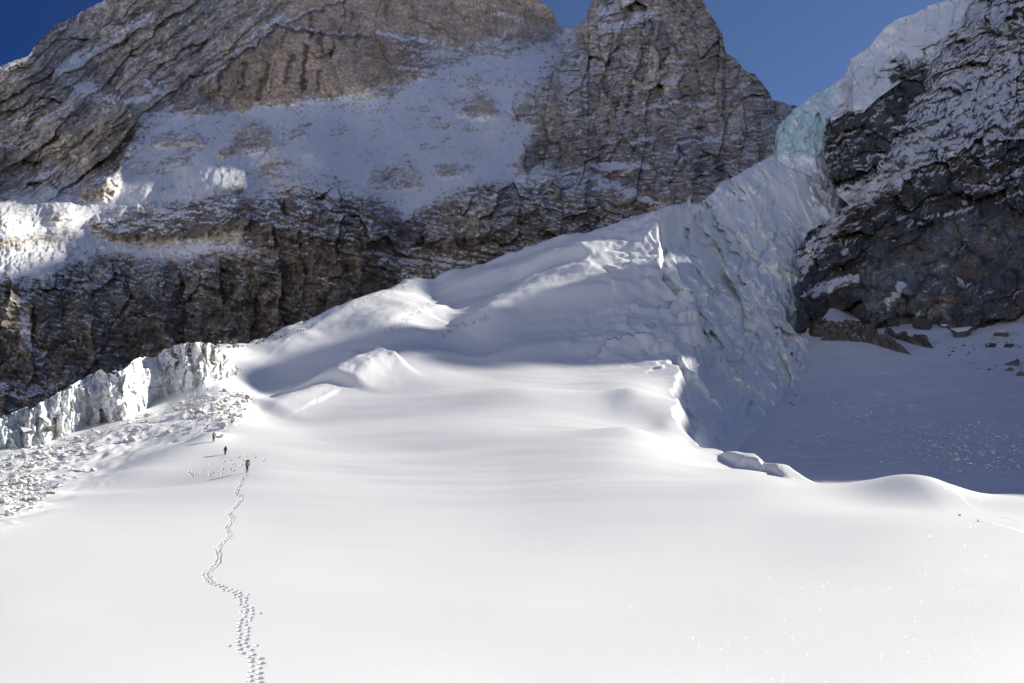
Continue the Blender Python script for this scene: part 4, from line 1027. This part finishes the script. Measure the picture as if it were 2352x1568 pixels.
# (px, py of the foot, width and height in photo pixels, label)
BIG = [(511,984,25,22,"largest pale boulder with a snow cap just uphill of the hikers"),
 (534,971,20,18,"rounded pale boulder leaning behind the largest one by the hikers"),
 (552,958,18,14,"snow-capped boulder at the upper right end of the pair by the hikers"),
 (510,1004,14,9,"low brown stone in the snow right of the hiker in red"),
 (550,914,22,18,"tall pale boulder at the top right corner of the moraine rubble"),
 (497,920,22,16,"broad pale boulder high in the rubble below the ice wall"),
 (567,916,15,13,"grey boulder at the very edge of the shaded bowl"),
 (491,944,13,10,"pale boulder half buried in the middle of the rubble patch"),
 (458,945,18,10,"long flat boulder at the left side of the rubble patch"),
 (421,941,18,11,"pale boulder alone on the moraine crest"),
 (404,943,15,10,"smaller boulder left of the lone one on the moraine crest"),
 (336,957,20,10,"flat slab lying on the moraine crest below the ice wall"),
 (296,973,13,9,"pale stone near the foot of the ice wall"),
 (214,990,17,9,"flat stone at the foot of the ice wall"),
 (183,1032,28,9,"wide flat grey slab lying alone on the open snow of the moraine"),
 (192,1043,15,8,"small slab directly below the wide flat one"),
 (222,1041,12,8,"stone to the right of the wide flat slab"),
 (304,1014,22,16,"steep-sided pale boulder in the hollow of the moraine"),
 (186,1082,20,11,"snow-covered boulder in the open lower moraine"),
 (212,1082,20,10,"low wedge-shaped boulder on the lower moraine slope"),
 (92,1069,19,12,"rounded boulder on the right of the dense rubble field"),
 (23,1056,17,12,"round boulder near the left edge below the ice wall"),
 (92,1028,12,9,"pale stone against the bottom of the ice wall")]
for i, (bx, by, bw, bh, lab) in enumerate(BIG):
    h = hit(bx, by)
    if h: put_stone("boulder", PALE[i % 12], h, bw * h.y / FL * 1.05, bh * h.y / FL * 1.2, 0.2, lab)
# rocks frozen into the ice wall and rubble on its crest
def on_sheet(dep, bx, by): return unproj(bx, by, float(np.exp(dep(np.array([bx / 500.]), np.array([by / 500.])))[0]))
for i, (bx, by, bw, bh, lab) in enumerate([(73,990,34,20,"left of two dark rocks stuck in the ice wall"),(128,985,28,22,"right of two dark rocks stuck in the ice wall")]):
    p = on_sheet(s_dep, bx, by + 8)
    put_stone("boulder", DARK[i], p - np.array([0, 2.2, 0]), bw * p[1] / FL, bh * p[1] / FL, 0.1, lab, depth=5, ry=0.3)
for i, (bx, by, bw, bh, lab) in enumerate([(461,812,36,20,"big dark rock topped with snow on the crest of the ice wall"),(436,823,26,16,"angular rock below the big dark one on the ice wall crest"),
      (262,856,17,7,"flat rock lying on top of the ice wall towers"),(543,797,16,11,"pale boulder on the skyline right of the ice wall"),(395,815,15,9,"brown stone in the rubble on the ice wall crest"),(415,838,14,10,"stone in the dark rubble band of the ice wall"),(500,795,12,8,"small stone on the skyline between two larger boulders")]):
    p = on_sheet(s_dep, bx, by)
    put_stone("boulder", (DARK if i in (0, 1, 4, 5) else PALE)[i + 1], p + np.array([0, 0.5, 0]), bw * p[1] / FL, bh * p[1] / FL * 1.2, 0.1, lab)
# rocks at the foot of the dark face and out on the valley floor
VR = [(2120,756,46,44,"square grey block with a snow cap against the dark rock face"),
 (2215,770,64,34,"pointed grey slab against the foot of the dark rock face"),
 (2300,772,36,16,"tilted slab on the snow near the right edge"),
 (2275,796,30,10,"thin slab below the tilted one near the right edge"),
 (2318,797,24,10,"flat stone right of the thin slab"),
 (2328,838,34,14,"pale flat block at the right edge of the picture"),
 (2318,852,18,12,"round pale stone under the flat block at the right edge"),
 (2345,862,24,12,"dark stone in the valley cut by the right edge"),
 (1930,690,16,20,"upright rock splinter beside the foot of the ice"),
 (2170,752,24,14,"small boulder between the square block and the pointed slab")]
def outcrop(pix, width, hgt, label, seed):
    """a low ledge of broken rock standing out of the snow along a line of the photo"""
    cs = [hit(px_, py_, 116) for px_, py_ in pix]
    cs = np.array([[c.x, c.y] for c in cs if c])
    n_, m_ = 150, 46
    L_ = np.concatenate([[0], np.cumsum(np.hypot(*np.diff(cs, axis=0).T))]); tt = np.linspace(0, L_[-1], n_)
    cx_, cy_ = np.interp(tt, L_, cs[:, 0]), np.interp(tt, L_, cs[:, 1])
    vv = np.linspace(-1, 1, m_)
    X = np.broadcast_to(cx_, (m_, n_)) + 0 * vv[:, None]; Y = cy_[None] + vv[::-1, None] * width * .5
    U, V = np.broadcast_to(tt, (m_, n_)), np.broadcast_to((vv * width * .5)[:, None], (m_, n_))
    f_, e_ = facets(U / 7.5, V / 5, seed, 1.3); g_, h_ = facets(U / 2.6, V / 2.0, seed + 1, 1.3)
    env = sstep(1.0, 0.45, np.abs(vv))[:, None] * sstep(0, .10, tt / tt[-1]) * sstep(1, .85, tt / tt[-1])
    Z0 = np.array([[ground_z(float(x), float(y)) for x, y in zip(rx, ry)] for rx, ry in zip(X, Y)])
    Z = Z0 - 0.8 + env * hgt * np.clip(0.62 + 0.55 * f_ + 0.22 * g_ + 0.3 * fbm(U / 14, V / 9, 3, seed), 0.0, 2)
    Pn = np.stack([X, Y, Z], -1); nn_ = np.cross(np.gradient(Pn, axis=1), np.gradient(Pn, axis=0)); nn_ /= np.linalg.norm(nn_, axis=-1, keepdims=True) + 1e-9
    nn_ *= np.sign(nn_[..., 2:] + 1e-9)
    sn = sstep(0.66, 0.84, nn_[..., 2] + 0.16 * fbm(U / 2.5, V / 2.5, 3, seed + 3))
    tn_ = 0.15 * (1 + .5 * fbm(U / 3, V / 3, 4, seed + 4)) * (1 - .5 * sstep(.12, 0, e_))
    cc_ = mix(tn_[..., None] * np.array([1.12, 1.0, .85]), SNOW, sn[..., None]).astype(F32)
    return tag(grid_mesh("rock_outcrop", Pn, M_near, None, {"Col": cc_, "rock": (1 - sn).astype(F32)}, smooth=False), label, "outcrop")
outcrop([(1850,772),(1900,768),(1960,775),(2020,790),(2075,806)], 26, 5.5, "low ledge of brown broken rock dusted with snow, beside the foot of the ice", 51)
outcrop([(2040,772),(2085,784),(2132,796)], 15, 4.5, "short dark rock ledge on the valley snow, right of the longer ledge", 57)
outcrop([(1870,748),(1930,746),(1990,752)], 12, 3.5, "thin upper rock ledge half buried in snow below the dark face", 61)
for i, (bx, by, bw, bh, lab) in enumerate(VR):
    h = hit(bx, by, 116)
    if h: put_stone("boulder", DARK[i % 8], h, bw * h.y / FL * 1.15, bh * h.y / FL * 1.7, 0.34, lab, ry=0.1 * (i % 5), tilt=.12)

def in_poly(x, y, poly):
    ins = False
    for (x1, y1), (x2, y2) in zip(poly, poly[1:] + poly[:1]):
        if (y1 > y) != (y2 > y) and x < (x2 - x1) * (y - y1) / (y2 - y1) + x1: ins = not ins
    return ins
def scatter(poly, n, rnd):
    xs = [p[0] for p in poly]; ys = [p[1] for p in poly]; out = []
    while len(out) < n:
        x, y = rnd.uniform(min(xs), max(xs)), rnd.uniform(min(ys), max(ys))
        if in_poly(x, y, poly): out.append((x, y))
    return out
Z_A = [(0,1045),(90,1024),(180,1000),(240,985),(190,1030),(120,1085),(95,1130),(60,1150),(0,1165)]
Z_B = [(400,935),(470,905),(540,895),(580,910),(575,930),(540,965),(500,975),(450,960)]
Z_C = [(240,980),(400,925),(470,960),(500,985),(420,1000),(330,1010),(250,1020),(150,1110),(60,1180),(0,1190),(100,1120),(180,1050)]
rnd = random.Random(5)
for zone, n_, lo, hi, lab, grp in ((Z_A, 110, .5, 1.7, "small snow-dusted stone in the rubble below the left end of the ice wall", "stones below the left end of the ice wall"),
        (Z_B, 90, .6, 2.2, "small pale stone in the rubble patch above the hikers", "stones in the rubble patch above the hikers"),
        (Z_C, 70, .4, 1.5, "small stone scattered over the open snow of the moraine", "stones on the open moraine snow")):
    for (x, y) in scatter(zone, n_, rnd):
        h = hit(x, y)
        if not h: continue
        w = lo + (hi - lo) * rnd.random() ** 2.2
        put_stone("stone", PALE[rnd.randrange(12)], h, w, w * rnd.uniform(.5, .8), 0.3, lab, "stone", grp)

def stuff_mesh(name, items, mat, seed, n=10):
    """many small loose pieces in one mesh"""
    protos = []
    for i in range(8):
        bm = stone_bm(seed + i, n, 0.7); bm.verts.ensure_lookup_table(); bm.verts.index_update()
        protos.append((np.array([v.co[:] for v in bm.verts]), [[v.index for v in f.verts] for f in bm.faces])); bm.free()
    V, Fc, off = [], [], 0
    r = random.Random(seed)
    for p, w in items:
        vv, ff = protos[r.randrange(8)]
        a = r.uniform(0, 6.28); c, s_ = math.cos(a), math.sin(a)
        q = vv * w * np.array([1, r.uniform(.7, 1), r.uniform(.7, 1)])
        V.append(np.stack([q[:, 0] * c - q[:, 1] * s_ + p[0], q[:, 0] * s_ + q[:, 1] * c + p[1], q[:, 2] + p[2] + w * .12], -1))
        Fc += [[k + off for k in f] for f in ff]; off += len(vv)
    me = bpy.data.meshes.new(name); me.from_pydata(np.concatenate(V).tolist(), [], Fc); me.materials.append(mat)
    o = bpy.data.objects.new(name, me); COL.objects.link(o)
    return o
it = []
for zone, n_ in ((Z_A, 900), (Z_B, 500), (Z_C, 420)):
    for x, y in scatter(zone, n_, rnd):
        h = hit(x, y)
        if h: it.append((h, 0.15 + 0.55 * rnd.random() ** 2))
tag(stuff_mesh("rubble", it, M_stone, 300), "fine snow-dusted rubble strewn over the moraine", None, None, "stuff")
it = []
for zone, n_ in (([(360,822),(417,792),(470,788),(480,800),(455,830),(430,850),(380,845)], 260), ([(470,788),(640,768),(720,745),(720,752),(640,782),(560,800),(480,802)], 160)):
    for x, y in scatter(zone, n_, rnd):
        p = on_sheet(s_dep, x, y) if x < 545 else hit(x, y)
        if p is not None: it.append((p, 0.3 + 1.1 * rnd.random() ** 2))
tag(stuff_mesh("crest_rubble", it, M_dark, 320), "dark rubble lying along the crest of the ice wall", None, None, "stuff")
it = []
for zone, n_ in (([(1850,870),(1960,880),(2120,935),(2250,960),(2352,980),(2352,1110),(2250,1080),(2100,1010),(1950,970),(1870,930)], 900), ([(1760,1030),(1780,985),(1900,990),(1940,1010),(1870,1030)], 90), ([(1900,960),(2352,1000),(2352,1120),(2000,1060)], 150)):
    for x, y in scatter(zone, n_, rnd):
        h = hit(x, y, 116)
        if h: it.append((h, 0.2 + 0.9 * rnd.random() ** 3))
tag(stuff_mesh("snow_lumps", it, M_lump, 340), "white avalanche lumps strewn across the shaded valley floor", None, None, "stuff")
it = []
for zone, n_ in (([(2180,800),(2352,760),(2352,870),(2240,860)], 70), ([(1880,905),(1800,900),(1770,930),(1790,945)], 14), ([(2120,800),(2352,780),(2352,800),(2200,830)], 40)):
    for x, y in scatter(zone, n_, rnd):
        h = hit(x, y, 116)
        if h: it.append((h, 0.4 + 1.3 * rnd.random() ** 3))
tag(stuff_mesh("scree", it, M_dark, 360), "dark scree stones lying on the snow under the rock face", None, None, "stuff")
for bx, by in ((2205,1184),(2246,1198)):
    h = hit(bx, by)
    if h: put_stone("snow_clod", stone_mesh(400 + bx, M_stone, 12), h, .3, .25, .2, "small clod on the snow at the right end of the crest, " + ("nearer the crest" if bx < 2220 else "farther right"), "clod")
# ------------------------------------------------------------------ the three climbers
def flat_mat(name, c, rough=0.8):
    m, nt, b = new_mat(name)
    no = N(nt, "ShaderNodeTexNoise"); no.inputs["Scale"].default_value = 9; no.inputs["Detail"].default_value = 4
    tc = N(nt, "ShaderNodeTexCoord"); L(nt, tc.outputs["Object"], no.inputs["Vector"])
    mr = N(nt, "ShaderNodeMapRange"); mr.inputs[3].default_value = 0.75; mr.inputs[4].default_value = 1.25; L(nt, no.outputs["Fac"], mr.inputs[0])
    sc = N(nt, "ShaderNodeVectorMath", operation='SCALE'); sc.inputs[0].default_value = c; L(nt, mr.outputs[0], sc.inputs["Scale"])
    L(nt, sc.outputs[0], b.inputs["Base Color"]); b.inputs["Roughness"].default_value = rough
    return m
C_skin = flat_mat("skin", (0.36, 0.2, 0.13)); C_black = flat_mat("black_cloth", (0.018, 0.018, 0.02)); C_red = flat_mat("red_cloth", (0.22, 0.014, 0.012)); C_maroon = flat_mat("dark_red_cloth", (0.035, 0.008, 0.008))
C_yel = flat_mat("yellow_pack_cloth", (0.27, 0.21, 0.045)); C_tan = flat_mat("tan_pack_cloth", (0.30, 0.23, 0.14)); C_navy = flat_mat("dark_blue_cloth", (0.025, 0.03, 0.045)); C_boot = flat_mat("boot_leather", (0.03, 0.024, 0.02)); C_pole = flat_mat("pole_metal", (0.25, 0.25, 0.26), .35)

def person_body(J, jacket, trousers, parent):
    """one continuous figure grown round its joints; facing +Y"""
    names = list(J)
    me = bpy.data.meshes.new("body")
    links = [("pelvis","waist"),("waist","chest"),("chest","neck"),("neck","head"),("head","crown")]
    for sd_ in ("l", "r"):
        links += [("pelvis","hip_"+sd_),("hip_"+sd_,"knee_"+sd_),("knee_"+sd_,"ankle_"+sd_),("ankle_"+sd_,"toe_"+sd_),("chest","shoulder_"+sd_),("shoulder_"+sd_,"elbow_"+sd_),("elbow_"+sd_,"wrist_"+sd_),("wrist_"+sd_,"hand_"+sd_)]
    me.from_pydata([J[n][0] for n in names], [(names.index(a), names.index(b)) for a, b in links], [])
    o = bpy.data.objects.new("body", me); COL.objects.link(o); o.parent = parent
    sk = o.modifiers.new("skin", 'SKIN'); su = o.modifiers.new("sub", 'SUBSURF'); su.levels = su.render_levels = 2
    for v, n in zip(me.skin_vertices[0].data, names):
        v.radius = (J[n][1], J[n][1]); v.use_root = n == "pelvis"
    dg = bpy.context.evaluated_depsgraph_get(); m2 = bpy.data.meshes.new_from_object(o.evaluated_get(dg))
    o.modifiers.clear(); o.data = m2; m2.name = "body"
    for mt in (C_skin, jacket, trousers, C_boot): m2.materials.append(mt)
    hips, neck, hands, ank = J["pelvis"][0][2] + 0.02, J["neck"][0][2], [J["hand_l"][0], J["hand_r"][0]], J["ankle_l"][0][2] + .06
    for p in m2.polygons:
        c = p.center; p.use_smooth = True
        if c.z > neck: p.material_index = 0
        elif min((c - Vector(h)).length for h in hands) < 0.09: p.material_index = 0
        elif c.z > hips or abs(c.x) > 0.24: p.material_index = 1
        elif c.z < ank: p.material_index = 3
        else: p.material_index = 2
    return o
def joints(lean=0.1, stride=0.2, arm=0.1, knee=0.06):
    J = {"pelvis": ((0, 0, .93), .135), "waist": ((0, .03 + lean * .3, 1.10), .125), "chest": ((0, .05 + lean, 1.32), .15), "neck": ((0, .07 + lean * 1.25, 1.50), .06), "head": ((0, .10 + lean * 1.4, 1.62), .095), "crown": ((0, .10 + lean * 1.45, 1.72), .075)}
    for n, sg in (("l", -1), ("r", 1)):
        st = stride * sg
        J["hip_" + n] = ((.085 * sg, .0, .88), .108); J["knee_" + n] = ((.085 * sg, st * .6 + knee, .50), .078); J["ankle_" + n] = ((.085 * sg, st - .02, .10 if sg * stride > 0 else .13), .05); J["toe_" + n] = ((.12 * sg, st + .15, .05), .045)
        J["shoulder_" + n] = ((.19 * sg, .04 + lean, 1.40), .075); J["elbow_" + n] = ((.27 * sg, .02 + lean + arm * .5, 1.12), .052); J["wrist_" + n] = ((.26 * sg, .16 + lean + arm, .95), .038); J["hand_" + n] = ((.255 * sg, .21 + lean + arm, .89), .034)
    return J
def bag(name, size, loc, mat, parent, rotx=0.0, bev=0.07):
    bm = bmesh.new(); bmesh.ops.create_cube(bm, size=1)
    bmesh.ops.scale(bm, vec=size, verts=bm.verts)
    for v in bm.verts:
        if v.co.z > 0: v.co.x *= .86; v.co.y *= .85
    bmesh.ops.bevel(bm, geom=bm.edges[:], offset=bev, segments=3, affect='EDGES')
    me = bpy.data.meshes.new(name); bm.to_mesh(me); bm.free()
    for p in me.polygons: p.use_smooth = True
    me.materials.append(mat)
    o = bpy.data.objects.new(name, me); COL.objects.link(o); o.parent = parent; o.location = loc; o.rotation_euler.x = rotx
    return o
def rod(name, a, b, r, mat, parent):
    a, b = Vector(a), Vector(b); bm = bmesh.new()
    bmesh.ops.create_cone(bm, cap_ends=True, segments=8, radius1=r * .7, radius2=r, depth=(b - a).length)
    bmesh.ops.transform(bm, matrix=Matrix.Translation((a + b) / 2) @ (b - a).to_track_quat('Z', 'Y').to_matrix().to_4x4(), verts=bm.verts)
    me = bpy.data.meshes.new(name); bm.to_mesh(me); bm.free(); me.materials.append(mat)
    o = bpy.data.objects.new(name, me); COL.objects.link(o); o.parent = parent
    return o
def hat(parent, J, mat, brim=False):
    c = Vector(J["head"][0]); bm = bmesh.new()
    bmesh.ops.create_uvsphere(bm, u_segments=14, v_segments=9, radius=.125)
    bmesh.ops.delete(bm, geom=[v for v in bm.verts if v.co.z < -0.02], context='VERTS')
    me = bpy.data.meshes.new("hat"); bm.to_mesh(me); bm.free(); me.materials.append(mat)
    for p in me.polygons: p.use_smooth = True
    o = bpy.data.objects.new("hat", me); COL.objects.link(o); o.parent = parent; o.location = c + Vector((0, 0, .035)); o.scale.z = 1.1
    return o
def climber(px_, py_, hpx, yaw, lean, stride, jacket, trousers, pack, hatm, label, roll=None, poles=(), sink=0.0, pack_size=(.40, .30, .62)):
    h = hit(px_, py_)
    root = bpy.data.objects.new("person", None); COL.objects.link(root)
    tag(root, label, "person", "climbers on the snow slope")
    J = joints(lean, stride)
    person_body(J, jacket, trousers, root)
    pk_ = bag("backpack", pack_size, (0, -.13 - .15 * pack_size[1] + lean * .75, 1.27), pack, root, -lean * .9)
    bag("pack_lid", (pack_size[0] * .95, pack_size[1] * .95, .16), (0, -.13 + lean * 1.05, 1.27 + pack_size[2] * .54), roll or pack, root, -lean * .9, .05)
    if roll:
        r_ = rod("sleeping_mat", (-.30, -.16 + lean * 1.1, 1.60), (.30, -.16 + lean * 1.1, 1.60), .10, roll, root)
    hat(root, J, hatm)
    for sg in poles:
        hd = Vector(J["hand_l" if sg < 0 else "hand_r"][0])
        rod("trekking_pole", hd + Vector((sg * .12, .12, -.9)), hd + Vector((0, 0, .12)), .012, C_pole, root)
    k = hpx * h.y / FL / 1.86
    k = min(max(k, 0.9), 1.12)
    root.scale = (k, k, k)
    root.location = (h.x, h.y, h.z - sink); root.rotation_euler.z = yaw
    return root, h, k
for args in (dict(px_=567, py_=1086, hpx=31, yaw=0.25, lean=.08, stride=.14, jacket=C_black, trousers=C_maroon, pack=C_yel, hatm=C_black, roll=C_black, poles=(), pack_size=(.42, .30, .66), label="climber in black with a tall yellow backpack, last and lowest on the trail"),
             dict(px_=517, py_=1044, hpx=22, yaw=0.35, lean=.26, stride=.1, jacket=C_maroon, trousers=C_black, pack=C_maroon, hatm=C_red, poles=(1,), sink=.22, label="stooped climber in dark red with a red hat, middle of the three"),
             dict(px_=490, py_=1016, hpx=26, yaw=0.3, lean=.12, stride=.16, jacket=C_red, trousers=C_navy, pack=C_tan, hatm=C_black, poles=(-1,), pack_size=(.34, .24, .44), label="leading climber in a red jacket with a pale tan backpack and poles")):
    r_, h_, k_ = climber(**args)
    print("climber", args["px_"], round(h_.y), round(k_, 2))



# what each piece of the setting looks like
for nm, lb in (("snow_slope", "broad smooth sunlit snow slope crossed by a line of footprints"), ("valley_floor", "shaded blue snow basin below the dark rock face, strewn with lumps"), ("glacier", "folded snow-covered glacier rising to a ridge in front of the mountain"),
               ("snowfield", "unseen snow behind the viewer, its rising slopes added to bounce sunlight"), ("mountain", "huge pale and brown rock wall with a wide hanging snowfield"), ("rock_peak", "steep brown rock peak right of the notch of sky"), ("cliff_band", "dark brown cliff band at the foot of the mountain"),
               ("rock_face", "dark snow-streaked rock face rising on the right"), ("shade_ridge", "unseen rocky ridge on the right, added and shaped to cast the shade"), ("hanging_glacier", "turquoise and white hanging ice climbing to the skyline at upper right"),
               ("ice_face", "fluted pale blue ice face falling from the glacier to the shaded basin"), ("ice_wall", "dirty white ice wall with towers at the lower left")):
    if nm in bpy.data.objects: bpy.data.objects[nm]["label"] = lb
